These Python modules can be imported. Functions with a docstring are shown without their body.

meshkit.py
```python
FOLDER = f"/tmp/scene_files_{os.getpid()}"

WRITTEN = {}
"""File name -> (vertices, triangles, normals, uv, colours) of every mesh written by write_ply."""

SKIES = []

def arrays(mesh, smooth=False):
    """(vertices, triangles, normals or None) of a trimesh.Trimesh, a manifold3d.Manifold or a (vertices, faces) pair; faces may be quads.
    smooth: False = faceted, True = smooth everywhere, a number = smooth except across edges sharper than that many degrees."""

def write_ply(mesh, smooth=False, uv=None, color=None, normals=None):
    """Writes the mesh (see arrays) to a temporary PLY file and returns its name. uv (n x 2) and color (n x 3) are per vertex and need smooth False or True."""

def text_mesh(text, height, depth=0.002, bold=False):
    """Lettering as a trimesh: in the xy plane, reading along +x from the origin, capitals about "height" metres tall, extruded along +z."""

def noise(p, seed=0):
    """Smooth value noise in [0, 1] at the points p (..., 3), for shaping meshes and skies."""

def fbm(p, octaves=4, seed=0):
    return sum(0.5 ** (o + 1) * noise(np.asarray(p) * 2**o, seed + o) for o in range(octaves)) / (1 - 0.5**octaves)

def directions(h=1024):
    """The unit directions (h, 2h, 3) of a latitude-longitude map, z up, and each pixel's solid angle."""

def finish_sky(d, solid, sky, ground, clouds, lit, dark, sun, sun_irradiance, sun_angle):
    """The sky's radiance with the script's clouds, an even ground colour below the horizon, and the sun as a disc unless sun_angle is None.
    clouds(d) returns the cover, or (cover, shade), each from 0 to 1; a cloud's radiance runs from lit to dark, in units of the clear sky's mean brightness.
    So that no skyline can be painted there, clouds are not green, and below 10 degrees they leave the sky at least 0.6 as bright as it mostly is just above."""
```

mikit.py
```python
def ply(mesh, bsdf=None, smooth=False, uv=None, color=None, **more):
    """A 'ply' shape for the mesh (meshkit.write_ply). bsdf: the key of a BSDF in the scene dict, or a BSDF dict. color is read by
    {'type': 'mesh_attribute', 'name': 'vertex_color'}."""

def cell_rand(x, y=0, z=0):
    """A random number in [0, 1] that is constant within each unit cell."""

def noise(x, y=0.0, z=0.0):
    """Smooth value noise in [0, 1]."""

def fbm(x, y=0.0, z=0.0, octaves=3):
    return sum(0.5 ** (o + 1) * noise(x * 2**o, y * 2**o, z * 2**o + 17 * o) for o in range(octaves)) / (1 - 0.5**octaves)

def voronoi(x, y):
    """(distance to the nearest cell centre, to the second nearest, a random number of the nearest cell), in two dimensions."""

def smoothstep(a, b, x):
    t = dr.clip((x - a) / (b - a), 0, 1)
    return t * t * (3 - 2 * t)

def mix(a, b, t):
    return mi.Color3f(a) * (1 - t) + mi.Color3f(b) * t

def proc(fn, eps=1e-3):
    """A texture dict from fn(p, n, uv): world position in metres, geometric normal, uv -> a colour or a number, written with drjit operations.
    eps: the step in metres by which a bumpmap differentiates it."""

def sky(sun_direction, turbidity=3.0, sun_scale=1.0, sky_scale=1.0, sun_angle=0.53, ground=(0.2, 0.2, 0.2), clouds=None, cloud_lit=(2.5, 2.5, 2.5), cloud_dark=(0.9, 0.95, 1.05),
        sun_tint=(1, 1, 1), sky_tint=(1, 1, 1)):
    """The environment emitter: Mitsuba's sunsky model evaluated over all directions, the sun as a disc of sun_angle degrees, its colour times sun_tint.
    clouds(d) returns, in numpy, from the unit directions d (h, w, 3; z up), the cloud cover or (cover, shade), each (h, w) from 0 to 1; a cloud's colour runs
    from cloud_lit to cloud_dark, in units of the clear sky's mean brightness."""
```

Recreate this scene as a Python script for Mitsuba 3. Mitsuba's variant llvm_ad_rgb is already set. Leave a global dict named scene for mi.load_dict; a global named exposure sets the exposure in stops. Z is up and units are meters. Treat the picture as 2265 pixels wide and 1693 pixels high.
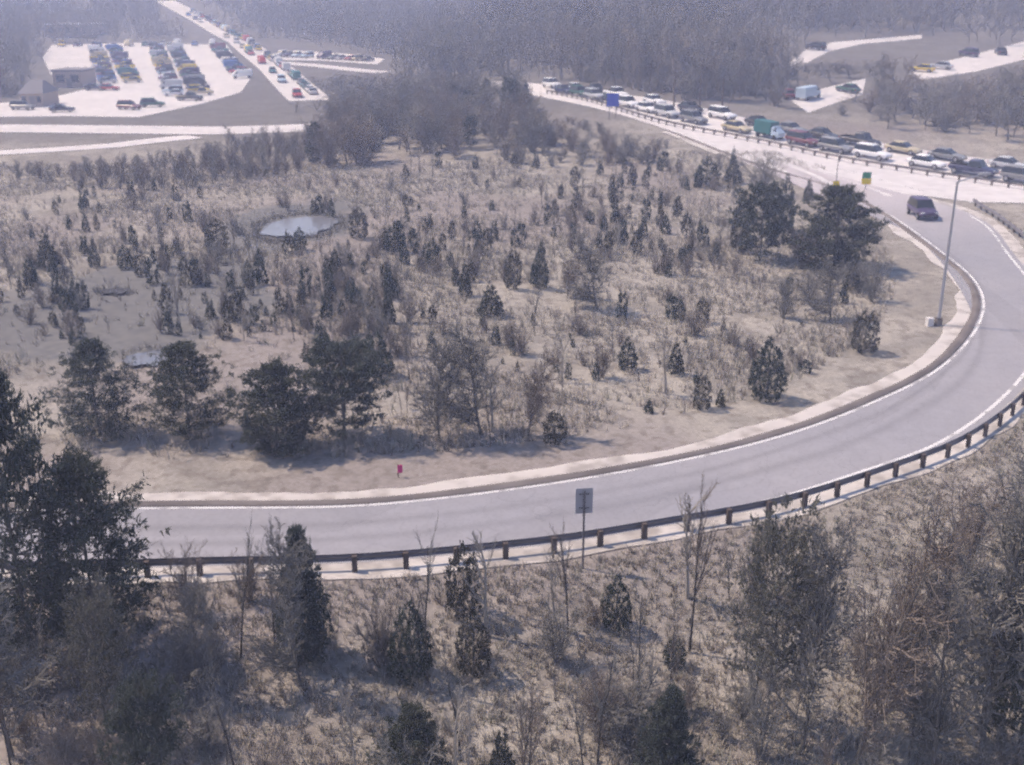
import math, random
import numpy as np, trimesh, shapely
import mitsuba as mi, drjit as dr
import mikit, meshkit
from mikit import proc, cell_rand, noise, fbm, mix, smoothstep
from scipy.interpolate import RegularGridInterpolator, CubicSpline
from scipy.spatial import cKDTree

T = mi.ScalarTransform4f
scene, labels = {}, {}

# ------------------------------------------------------------------ camera, light, exposure
CAM_H, PITCH, FOCAL, PW, PH = 20.25, 0.340, 2400.0, 2265.0, 1693.0
CP, SP = math.cos(PITCH), math.sin(PITCH)
scene['camera'] = {'type': 'thinlens', 'fov': math.degrees(2 * math.atan(PW / 2 / FOCAL)), 'fov_axis': 'x',
                   'aperture_radius': 0.006, 'focus_distance': 5.5,
                   'to_world': T().look_at(origin=[0, 0, CAM_H], target=[0, CP, CAM_H - SP], up=[0, 0, 1]),
                   'near_clip': 0.2, 'far_clip': 6000.0, 'medium': {'type': 'ref', 'id': 'haze_air'}}
SUN = np.array([-0.66, 0.20, 1.0])
scene['sky'] = mikit.sky(SUN.tolist(), turbidity=4, sun_tint=(0.947, 0.945, 1.09), sky_tint=(1.0, 1.03, 1.2))
exposure = 1.92
scene['haze_air'] = {'type': 'homogeneous', 'albedo': {'type': 'rgb', 'value': [0.93, 0.94, 0.965]}, 'sigma_t': {'type': 'rgb', 'value': [0.0009, 0.00102, 0.00145]}}
scene['haze'] = {'type': 'cube', 'to_world': T().translate([0, 780, 62]).scale([1500, 1500, 88]), 'bsdf': {'type': 'null'}, 'interior': {'type': 'ref', 'id': 'haze_air'}}
labels['haze'] = {'label': 'thin lavender haze lying over the valley and the far woods', 'category': 'haze', 'kind': 'stuff'}

# ------------------------------------------------------------------ materials
def rgb(*c): return {'type': 'rgb', 'value': list(c)}
def diffuse(key, tex): scene[key] = {'type': 'twosided', 'bsdf': {'type': 'diffuse', 'reflectance': tex}}
def glossy(key, tex, rough=0.4, metallic=0.0, spec=0.5):
    scene[key] = {'type': 'twosided', 'bsdf': {'type': 'principled', 'base_color': tex, 'roughness': rough, 'metallic': metallic, 'specular': spec}}
VC = {'type': 'mesh_attribute', 'name': 'vertex_color'}
scene['foliage'] = {'type': 'principledthin', 'base_color': VC, 'roughness': 0.7, 'diff_trans': 0.7, 'eta': 1.4}
diffuse('straw', VC)
diffuse('bark', rgb(0.15, 0.138, 0.125)); diffuse('twig_grey', rgb(0.245, 0.235, 0.215)); diffuse('twig_brown', rgb(0.27, 0.235, 0.205)); diffuse('dark_bark', rgb(0.085, 0.078, 0.072)); diffuse('twig_dark', rgb(0.20, 0.193, 0.18)); diffuse('twig_umber', rgb(0.215, 0.182, 0.158)); diffuse('twig_far', rgb(0.25, 0.235, 0.225))
diffuse('twig_pale', rgb(0.36, 0.33, 0.29))
SHRUBC = rgb(0.17, 0.145, 0.12)

def ground_tex(p, n, uv):
    a, b, c = fbm(p.x * 0.07, p.y * 0.07, 3.1), fbm(p.x * 0.35, p.y * 0.35, 9.0), noise(p.x * 2.3, p.y * 2.3, 5.0)
    g = mix((0.365, 0.338, 0.295), (0.265, 0.246, 0.217), smoothstep(0.35, 0.7, b))
    g = mix(g, (0.285, 0.255, 0.235), smoothstep(0.5, 0.75, a))
    g = mix(g, (0.19, 0.168, 0.148), 0.6 * smoothstep(0.45, 0.9, c)) * (0.85 + 0.3 * noise(p.x * 8, p.y * 8, 1.0))
    d1 = dr.sqrt(dr.square((p.x - MARSH[0][0]) / MARSH[0][2]) + dr.square((p.y - MARSH[0][1]) / MARSH[0][3])) + 0.9 * (a - 0.5) + 0.5 * (b - 0.5)
    d2 = dr.sqrt(dr.square((p.x - MARSH[1][0]) / MARSH[1][2]) + dr.square((p.y - MARSH[1][1]) / MARSH[1][3])) + 0.9 * (a - 0.5) + 0.5 * (b - 0.5)
    m = 1 - smoothstep(0.8, 1.05, dr.minimum(d1, d2))
    g = mix(g, mix((0.15, 0.15, 0.15), (0.20, 0.195, 0.185), c), m)
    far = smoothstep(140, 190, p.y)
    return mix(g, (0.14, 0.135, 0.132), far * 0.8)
def asphalt_tex(p, n, uv):
    a, b = fbm(p.x * 0.12, p.y * 0.12, 1.0), fbm(p.x * 1.6, p.y * 1.6, 4.0)
    tr = smoothstep(0.5, 0.62, noise(p.x * 9, p.y * 9, 2.0))
    g = mix((0.275, 0.275, 0.30), (0.345, 0.335, 0.345), a) * (0.94 + 0.12 * b)
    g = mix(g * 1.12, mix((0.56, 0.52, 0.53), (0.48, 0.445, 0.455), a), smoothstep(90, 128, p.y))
    wob = uv.y + 0.03 * (noise(uv.x * 0.4, 3.0) - 0.5)
    trk = dr.exp(-dr.square((wob - 0.36) / 0.055)) + dr.exp(-dr.square((wob - 0.63) / 0.055))
    g = g * (0.97 - 0.16 * trk * (0.5 + a)) * (1 - 0.05 * tr)
    w1, w2 = fbm(p.x * 0.5, p.y * 0.5, 21.0), fbm(p.x * 0.22, p.y * 0.22, 33.0)
    crack = 1 - smoothstep(0.0, 0.012, dr.abs(w1 - 0.5)) * smoothstep(0.0, 0.006, dr.abs(w2 - 0.47))
    g = g * (1 - 0.10 * crack)
    patch = smoothstep(0.8, 0.82, cell_rand(uv.x * 0.9, dr.floor(wob * 2.0), 5.0))
    return g * (1 - 0.07 * patch)
def concrete_tex(p, n, uv):
    a, b = fbm(p.x * 0.1, p.y * 0.1, 1.0), noise(p.x * 1.1, p.y * 1.1, 4.0)
    return mix((0.68, 0.65, 0.64), (0.58, 0.555, 0.55), a) * (0.92 + 0.14 * b)
def gravel_tex(p, n, uv):
    a, b = fbm(p.x * 1.4, p.y * 1.4, 1.0), fbm(p.x * 0.3, p.y * 0.3, 7.0)
    return mix((0.58, 0.545, 0.51), (0.36, 0.33, 0.30), smoothstep(0.4, 0.75, 0.5 * a + 0.5 * b))
def berm_tex(p, n, uv):
    a = fbm(p.x * 0.6, p.y * 0.6, 1.0)
    return mix((0.14, 0.125, 0.12), (0.24, 0.215, 0.2), a)
diffuse('ground_mat', proc(ground_tex)); diffuse('asphalt', proc(asphalt_tex)); diffuse('concrete', proc(concrete_tex))
diffuse('gravel_mat', proc(gravel_tex)); diffuse('berm_mat', proc(berm_tex))
diffuse('marking', proc(lambda p, n, uv: mix((0.68, 0.67, 0.66), (0.38, 0.37, 0.37), smoothstep(0.5, 0.72, fbm(p.x * 1.3, p.y * 1.3, 8.0))))); glossy('wet_mud', rgb(0.035, 0.032, 0.034), 0.6); diffuse('marking_yellow', rgb(0.7, 0.5, 0.12))
glossy('steel', rgb(0.17, 0.16, 0.17), 0.45, 0.3); glossy('steel_pale', rgb(0.42, 0.42, 0.44), 0.4, 0.4)
diffuse('post_wood', rgb(0.11, 0.09, 0.08))
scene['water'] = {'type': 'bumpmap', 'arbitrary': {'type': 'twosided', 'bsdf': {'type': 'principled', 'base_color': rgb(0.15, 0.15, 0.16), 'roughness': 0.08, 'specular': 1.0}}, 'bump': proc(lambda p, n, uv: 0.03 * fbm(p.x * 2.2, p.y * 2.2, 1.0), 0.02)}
glossy('glass_dark', rgb(0.02, 0.022, 0.026), 0.12, 0.0, 0.7)
diffuse('tyre', rgb(0.025, 0.025, 0.025)); glossy('hub', rgb(0.4, 0.4, 0.42), 0.35, 0.7)
glossy('lamp_clear', rgb(0.75, 0.75, 0.72), 0.15); glossy('lamp_red', rgb(0.4, 0.02, 0.02), 0.2)
PAINT = {'white': (0.78, 0.78, 0.78), 'silver': (0.48, 0.49, 0.51), 'grey': (0.2, 0.205, 0.215), 'black': (0.022, 0.022, 0.026), 'navy': (0.03, 0.035, 0.085),
         'red': (0.36, 0.035, 0.035), 'maroon': (0.13, 0.03, 0.045), 'green': (0.035, 0.10, 0.07), 'tan': (0.46, 0.40, 0.26), 'blue': (0.07, 0.14, 0.36), 'teal': (0.025, 0.13, 0.125),
         'pale_blue': (0.42, 0.52, 0.62), 'yellow': (0.62, 0.46, 0.06), 'purple': (0.06, 0.04, 0.085)}
for k, c in PAINT.items(): glossy('paint_' + k, rgb(*c), 0.28)
diffuse('wall_white', rgb(0.68, 0.66, 0.65)); diffuse('wall_tan', rgb(0.42, 0.35, 0.3)); diffuse('roof_grey', rgb(0.24, 0.23, 0.24)); diffuse('roof_pale', rgb(0.66, 0.64, 0.65)); diffuse('roof_red', rgb(0.3, 0.14, 0.12))
glossy('window_glass', rgb(0.05, 0.06, 0.08), 0.1)
glossy('sign_back', rgb(0.42, 0.41, 0.43), 0.6, 0.0); glossy('sign_blue', rgb(0.04, 0.08, 0.5), 0.4); glossy('sign_yellow', rgb(0.65, 0.5, 0.04), 0.4); glossy('sign_green', rgb(0.02, 0.2, 0.1), 0.4)
diffuse('flag_pink', rgb(0.6, 0.06, 0.22))

# ------------------------------------------------------------------ land: heights, and where a sight line meets the ground
K = PW / 2211.0          # readings were taken off a 2211 px wide view of the photograph
def sstep(a, b, x):
    t = np.clip((np.asarray(x, float) - a) / (b - a), 0, 1); return t * t * (3 - 2 * t)
def ramp_up(x, k): return np.logaddexp(0, np.asarray(x, float) / k) * k
def base_z(x, y):
    x, y = np.asarray(x, float), np.asarray(y, float)
    right = sstep(-35, 30, x)
    z = right * (0.078 * ramp_up(y - 122, 5) + 0.045 * ramp_up(y - 260, 12)) + (1 - right) * (0.035 * ramp_up(y - 240, 10) + 0.05 * ramp_up(y - 420, 15))
    return 100 * np.tanh(z / 100)
RIM = None
def outside(x, y):
    d, i = RIM[0].query(np.c_[np.ravel(x), np.ravel(y)])
    q = np.c_[np.ravel(x), np.ravel(y)] - RIM[1][i]
    return (d * np.sign((q * RIM[2][i]).sum(1))).reshape(np.shape(x))
def full_z(x, y):
    z = base_z(x, y)
    d = outside(x, y)
    z = z - np.where(y < 75, 0.9 * sstep(0.9, 9, d), 0)
    e = np.where(y < 75, sstep(1.5, 6, d), 0)
    inn = sstep(2.5, 9, -d - 8.5) * sstep(125, 100, y)
    p = np.stack([np.asarray(x, float), np.asarray(y, float), np.zeros(np.shape(x))], -1)
    return z + e * (meshkit.fbm(p * 0.25, 3, 4) - 0.5) * 0.3 + inn * (meshkit.fbm(p * 0.12, 3, 8) - 0.55) * 0.9
ZF = base_z
def at(dx, dy):
    u, v = (dx * K - PW / 2) / FOCAL, (dy * K - PH / 2) / FOCAL
    d = np.array([u, CP - v * SP, -SP - v * CP])
    t = np.geomspace(15, 2500, 1500)
    gap = CAM_H + d[2] * t - ZF(d[0] * t, d[1] * t)
    i = int(np.argmax(gap < 0)) if (gap < 0).any() else len(t) - 1
    a, b = t[max(i - 1, 0)], t[i]
    for _ in range(30):
        m = (a + b) / 2
        if CAM_H + d[2] * m - float(ZF(d[0] * m, d[1] * m)) < 0: b = m
        else: a = m
    return np.array([d[0] * b, d[1] * b, float(ZF(d[0] * b, d[1] * b))])
def depth(p): return p[1] * CP - (p[2] - CAM_H) * SP
def height_to(p, dy):
    v = (dy * K - PH / 2) / FOCAL
    return p[1] * (v * CP + SP) / (v * SP - CP) + CAM_H - p[2]
def px(p, w): return w * K / FOCAL * depth(p)

def curve(pts, step=1.0):
    w = np.array([p[:2] if len(p) == 3 else at(*p)[:2] for p in pts])
    s = np.r_[0, np.cumsum(np.hypot(*np.diff(w, axis=0).T))]
    n = max(2, int(s[-1] / step))
    return CubicSpline(s, w)(np.linspace(0, s[-1], n + 1))
def chain(pts, step=1.0):
    w = np.array([at(*p)[:2] for p in pts]); s = np.r_[0, np.cumsum(np.hypot(*np.diff(w, axis=0).T))]
    q = np.linspace(0, s[-1], max(2, int(s[-1] / step)) + 1)
    return np.c_[np.interp(q, s, w[:, 0]), np.interp(q, s, w[:, 1])]
def normals(c):
    t = np.gradient(c, axis=0); t /= np.linalg.norm(t, axis=1, keepdims=True); return np.c_[t[:, 1], -t[:, 0]]
def offset(c, d): return c + normals(c) * (np.asarray(d)[:, None] if np.ndim(d) else d)
def resample(c, n):
    s = np.r_[0, np.cumsum(np.hypot(*np.diff(c, axis=0).T))]; q = np.linspace(0, s[-1], n)
    return np.c_[np.interp(q, s, c[:, 0]), np.interp(q, s, c[:, 1])]
def strip(a, b, zo, across=4, zfn=None, smooth=True):
    n = max(len(a), len(b)); a, b = resample(a, n), resample(b, n)
    u = np.linspace(0, 1, across + 1)
    g = a[:, None] * (1 - u)[None, :, None] + b[:, None] * u[None, :, None]
    z = ZF(g[..., 0], g[..., 1]) + (zo if np.ndim(zo) == 0 else np.asarray(zo)[None, :])
    v = np.concatenate([g, z[..., None]], -1).reshape(-1, 3)
    i = (np.arange(n - 1)[:, None] * (across + 1) + np.arange(across)[None]).ravel()
    q = np.stack([i, i + 1, i + across + 2, i + across + 1], 1)
    uv = np.stack(np.broadcast_arrays(np.arange(n)[:, None] * 0.1, u[None]), -1).reshape(-1, 2)
    return trimesh.Trimesh(v, np.vstack([q[:, [0, 1, 2]], q[:, [0, 2, 3]]]), process=False), uv
def struct(key, mesh, bsdf, label=None, uv=None, smooth=True):
    scene[key] = mikit.ply(mesh, bsdf, smooth=smooth, uv=uv)
    labels[key] = {'kind': 'structure'}
    if label: labels[key]['label'] = label; labels[key]['category'] = key.split('_0')[0].replace('_', ' ')

# the loop ramp: inner white line (from the left of the picture round to the highway) and outer rail
inner = curve([(-260, 1108), (40, 1103), (335, 1098), (570, 1097), (765, 1093), (967, 1075), (1185, 1046), (1436, 1002), (1670, 947), (1805, 902), (1905, 860), (1990, 819), (2070, 757), (2112, 697),
               (2121, 655), (2090, 594), (2030, 545), (1972, 501), (1890, 447), (1800, 404), (1700, 375), (1590, 338), (1480, 295), (1330, 246), (1180, 213)])
outer = curve([(-260, 1250), (20, 1250), (250, 1247), (453, 1240), (749, 1234), (1017, 1212), (1255, 1184), (1453, 1150), (1657, 1113), (1805, 1071), (1922, 1031), (2039, 988), (2120, 943), (2211, 868),
               (2275, 780), (2290, 700), (2262, 620), (2200, 545), (2095, 458), (2020, 435), (1930, 411)])
RIM = (cKDTree(outer), outer, -normals(outer))
_c = np.array([-14.0, 92.0]); _m = len(outer) // 3
if ((outer[_m] - _c) * RIM[2][_m]).sum() < 0: RIM = (RIM[0], outer, normals(outer))
OUT = 1.0 if np.allclose(RIM[2], normals(outer)) else -1.0     # side of 'outer' that lies away from the loop
INS = OUT                                                         # both curves run the same way round
gx = np.unique(np.r_[np.arange(-90, 90.1, 1.25), np.linspace(-260, -90, 60), np.linspace(90, 260, 60), np.linspace(-1400, -260, 40), np.linspace(260, 1400, 40)])
gy = np.unique(np.r_[np.linspace(-250, 20, 20), np.arange(20, 170, 1.25), np.linspace(170, 420, 90), np.linspace(420, 1000, 80), np.linspace(1000, 2100, 24)])
GX, GY = np.meshgrid(gx, gy, indexing='ij')
GZ = full_z(GX, GY)
_interp = RegularGridInterpolator((gx, gy), GZ, bounds_error=False, fill_value=None)
def ZF(x, y): return _interp(np.stack([np.asarray(x, float), np.asarray(y, float)], -1))
gv = np.stack([GX, GY, GZ], -1).reshape(-1, 3)
_i = (np.arange(len(gx) - 1)[:, None] * len(gy) + np.arange(len(gy) - 1)[None]).ravel()
gq = np.stack([_i, _i + len(gy), _i + len(gy) + 1, _i + 1], 1)
MARSH = [(*at(300, 665)[:2], 12.0, 14.0), (*at(640, 480)[:2], 8.5, 14.0)]
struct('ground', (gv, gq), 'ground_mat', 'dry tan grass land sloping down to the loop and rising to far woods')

edge_out = offset(outer, -OUT * 0.55)
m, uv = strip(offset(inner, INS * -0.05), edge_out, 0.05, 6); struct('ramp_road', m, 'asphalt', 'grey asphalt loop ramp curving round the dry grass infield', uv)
WL = 0.17
m, uv = strip(inner, offset(inner, INS * WL), 0.056, 1); struct('edge_line', m, 'marking', 'white painted line along the inner edge of the loop ramp')
eo = offset(outer, -OUT * 0.95)
m, uv = strip(offset(outer, -OUT * 1.15), eo, 0.056, 1); struct('edge_line_001', m, 'marking', 'white painted line along the outer edge of the loop ramp')
cut = inner[:int(len(inner) * 0.80)]
rr = meshkit.fbm(np.c_[np.arange(len(cut)) * 0.22, np.zeros((len(cut), 2))], 3, 2)
b0, b1 = offset(cut, -INS * 0.10), offset(cut, -INS * (0.66 + 0.25 * (rr - .5)))
m, uv = strip(b0, b1, [0.05, 0.13, 0.16, 0.12, 0.04], 4); struct('kerb', m, 'berm_mat', 'low brown asphalt kerb berm inside the white line')
m, uv = strip(offset(cut, -INS * 0.6), offset(cut, -INS * (0.75 + 1.1 * rr + 0.5 * meshkit.fbm(np.c_[np.arange(len(cut)) * 0.9, np.zeros((len(cut), 2))], 2, 9))), 0.04, 2); struct('gravel_verge', m, 'gravel_mat', 'pale sandy gravel verge between kerb and infield grass')
m, uv = strip(offset(outer, -OUT * 0.55), offset(outer, OUT * (0.35 + 0.5 * meshkit.fbm(np.c_[np.arange(len(outer)) * 0.5, np.zeros((len(outer), 2))], 3, 6))), 0.045, 2); struct('gravel_verge_001', m, 'gravel_mat', 'pale gravel verge under the outer guardrail of the ramp')
# highway with the queue, beyond the ramp
hw_near = curve([(1050, 190), (1180, 203), (1290, 226), (1480, 280), (1640, 311), (1800, 346), (1950, 372), (2080, 392), (2211, 412), (2420, 446)])
hw_far = curve([(1050, 176), (1180, 184), (1290, 198), (1480, 226), (1640, 262), (1800, 292), (1950, 318), (2080, 338), (2211, 357), (2420, 388)])
m, uv = strip(offset(hw_near, 0), hw_far, 0.06, 6); struct('highway_road', m, 'concrete', 'pale concrete highway carrying the queue of vehicles', uv)
# exit lane between the highway guardrail and the upper ramp
lane_in = curve([(1180, 213), (1330, 246), (1480, 295), (1590, 338), (1700, 375), (1800, 404), (1890, 436), (1940, 417), (2100, 440), (2211, 442), (2420, 474)], 1.0)
lane_in = chain([(1180, 213), (1330, 246), (1480, 295), (1590, 338), (1700, 375), (1800, 404), (1890, 430), (1960, 420), (2100, 438), (2211, 440), (2420, 472)])
m, uv = strip(hw_near, lane_in, 0.064, 6); struct('exit_lane_road', m, 'concrete', 'pale concrete exit lane running from highway into the ramp', uv)
for k, (a, b) in enumerate([((1600, 318), (2110, 441)), ((1480, 290), (1800, 398))]):
    c = chain([a, ((a[0] + b[0]) / 2, (a[1] + b[1]) / 2 - (4 if k == 0 else 0)), b]); m, uv = strip(c, offset(c, 0.2), 0.072, 1); struct('lane_line_%03d' % k if k else 'lane_line', m, 'marking', ['white line of the gore between exit lane and ramp', 'white line along the lower edge of the exit lane'][k])
# left: cross street, second ramp, straight road to the horizon, branch road, parking lots
def poly_ground(key, pts, bsdf, label, zo=0.06):
    w = shapely.Polygon([at(*p)[:2] for p in pts]).buffer(0)
    v, f = trimesh.creation.triangulate_polygon(shapely.segmentize(w, 12.0), engine='earcut')
    me = trimesh.Trimesh(np.c_[v, np.zeros(len(v))], f); me = me.subdivide_to_size(9.0, max_iter=12) if True else me
    vv = np.array(me.vertices); vv[:, 2] = ZF(vv[:, 0], vv[:, 1]) + zo
    struct(key, trimesh.Trimesh(vv, me.faces, process=False), bsdf, label, smooth=True)
    return w
CLEAR = []
def road(key, ctl, half, bsdf, label, zo=0.07):
    c = chain(ctl, 2.0); m, uv = strip(offset(c, half), offset(c, -half), zo, 3); struct(key, m, bsdf, label, uv); CLEAR.append(shapely.LineString(c).buffer(half + 2)); return c
cross = road('cross_street', [(-300, 279), (0, 278), (300, 281), (470, 283), (640, 278), (760, 268)], 5.6, 'concrete', 'pale wide street running across below the parking lot')
lower = road('side_ramp_road', [(-300, 342), (0, 331), (120, 324), (240, 316), (330, 305), (420, 296)], 2.6, 'concrete', 'pale curved ramp lane below the cross street')
far_road = road('straight_road', [(672, 218), (600, 152), (520, 90), (440, 46), (390, 20), (356, 2)], 4.6, 'concrete', 'pale straight road running away to the horizon')
branch = road('branch_road', [(590, 135), (680, 142), (780, 153), (830, 157)], 3.0, 'concrete', 'pale side road branching off the straight road')
lot = poly_ground('parking_lot', [(92, 124), (112, 98), (300, 93), (490, 98), (540, 172), (520, 200), (430, 226), (300, 254), (150, 252), (-60, 254), (-60, 228), (90, 216), (190, 192), (110, 162)], 'concrete', 'bright sunlit parking lot full of cars')
row_lot = poly_ground('roadside_lot', [(585, 118), (640, 110), (760, 118), (830, 128), (815, 140), (700, 132), (600, 130)], 'concrete', 'narrow lot with a row of cars by the branch road')
lot2 = poly_ground('hillside_lot', [(1690, 206), (1760, 196), (1870, 170), (1862, 205), (1800, 225), (1745, 245)], 'concrete', 'sloping pale lot among bare trees above the highway')
lot3 = poly_ground('hillside_lot_001', [(1965, 152), (2040, 134), (2211, 90), (2400, 66), (2400, 106), (2211, 130), (2110, 155), (1990, 174)], 'concrete', 'pale lot with a few vehicles on the right hillside')
lot4 = poly_ground('hillside_road', [(1700, 140), (1745, 104), (1800, 92), (1990, 76), (1990, 84), (1860, 96), (1790, 112), (1755, 130), (1720, 152)], 'concrete', 'narrow pale road climbing the wooded hillside')
CLEAR += [w.buffer(2) for w in (lot, row_lot, lot2, lot3, lot4)]
CLEAR.append(shapely.Polygon(np.r_[hw_far, hw_near[::-1]]).buffer(3.0)); CLEAR.append(shapely.Polygon(np.r_[hw_near, resample(lane_in, 200)[::-1]]).buffer(2.0))
CLEAR_ALL = shapely.union_all(CLEAR)
# ponds
def pond(key, cx, cy, w, h, seed, label, mat='water'):
    c = at(cx, cy); a = px(c, w) / 2; b = abs(at(cx, cy - h / 2)[1] - at(cx, cy + h / 2)[1]) / 2
    th = np.linspace(0, 2 * np.pi, 64, endpoint=False)
    rad = 0.5 + 0.95 * meshkit.fbm(np.c_[np.cos(th) * 2.1, np.sin(th) * 2.1, th * 0], 4, seed)
    ring = np.c_[c[0] + a * rad * np.cos(th), c[1] + b * rad * np.sin(th)]
    z = np.min(ZF(ring[:, 0], ring[:, 1])) + 0.12
    gsel = (np.hypot((gv[:, 0] - c[0]) / a, (gv[:, 1] - c[1]) / b) < 1.5)
    v = np.vstack([np.c_[ring, np.full(64, z)], [[c[0], c[1], z]]])
    f = [[i, (i + 1) % 64, 64] for i in range(64)]
    struct(key, (v, np.array(f)), mat, label, smooth=False)
    return c, a, b, z
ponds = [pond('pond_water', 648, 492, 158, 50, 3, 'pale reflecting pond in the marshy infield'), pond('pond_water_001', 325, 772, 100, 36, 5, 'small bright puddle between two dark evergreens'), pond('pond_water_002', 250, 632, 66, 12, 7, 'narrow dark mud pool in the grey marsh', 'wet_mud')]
# press the ground below the ponds, then write it again
for c, a, b, z in ponds:
    q = np.hypot((gv[:, 0] - c[0]) / a, (gv[:, 1] - c[1]) / b)
    gv[:, 2] = np.where(q < 1.1, np.minimum(gv[:, 2], z - 0.25 * sstep(1.1, 0.6, q)), gv[:, 2])
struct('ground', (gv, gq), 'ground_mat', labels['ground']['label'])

# ------------------------------------------------------------------ prototypes: trees and shrubs, one metre high and one wide, placed by scale
def tubes(seg, sides=3):
    s = np.asarray(seg, float); p0, p1, r0, r1 = s[:, 0:3], s[:, 3:6], s[:, 6], s[:, 7]
    d = p1 - p0; d /= np.maximum(np.linalg.norm(d, axis=1, keepdims=True), 1e-9)
    ref = np.where(np.abs(d[:, 2:3]) < 0.9, [[0, 0, 1.0]], [[1.0, 0, 0]])
    x = np.cross(d, ref); x /= np.linalg.norm(x, axis=1, keepdims=True); y = np.cross(d, x)
    a = np.arange(sides) * 2 * np.pi / sides
    ring = x[:, None] * np.cos(a)[None, :, None] + y[:, None] * np.sin(a)[None, :, None]
    v = np.concatenate([p0[:, None] + ring * r0[:, None, None], p1[:, None] + ring * r1[:, None, None]], 1).reshape(-1, 3)
    i = np.arange(sides); j = (i + 1) % sides
    f1 = np.vstack([np.c_[i, j, j + sides], np.c_[i, j + sides, i + sides]])
    f = (f1[None] + (np.arange(len(s)) * 2 * sides)[:, None, None]).reshape(-1, 3)
    return v, f
MINR = 0.0013
def limb(rng, out, p, d, length, r, level, top, kids, wander, up, spread, bare_from=0.3):
    n = 4 if level < 2 else 3 if level < top else 2
    for k in range(n):
        d = d + rng.normal(0, wander, 3) + np.array([0, 0, up]); d /= np.linalg.norm(d)
        q = p + d * length / n
        r2 = r * (1 - 0.75 * (k + 1) / n) + MINR
        out[min(level, 2)].append([*p, *q, r * (1 - 0.75 * k / n) + MINR, r2])
        if level < top:
            c = kids[level] / n
            c = int(c) + (rng.random() < c - int(c))
            for _ in range(c):
                f = rng.random()
                if level == 0 and (k + f) / n < bare_from: continue
                th = rng.uniform(0, 2 * np.pi); side = np.array([math.cos(th), math.sin(th), 0.0])
                side -= d * side.dot(d); side /= np.linalg.norm(side) + 1e-9
                dd = d * (1 - spread) + side * spread * rng.uniform(0.7, 1.3); dd /= np.linalg.norm(dd)
                frac = 1 - 0.55 * (k + f) / n
                limb(rng, out, p + (q - p) * f, dd, length * rng.uniform(0.35, 0.62) * frac, r * 0.55 * frac, level + 1, top, kids, wander, up, spread)
        p = q
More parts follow.
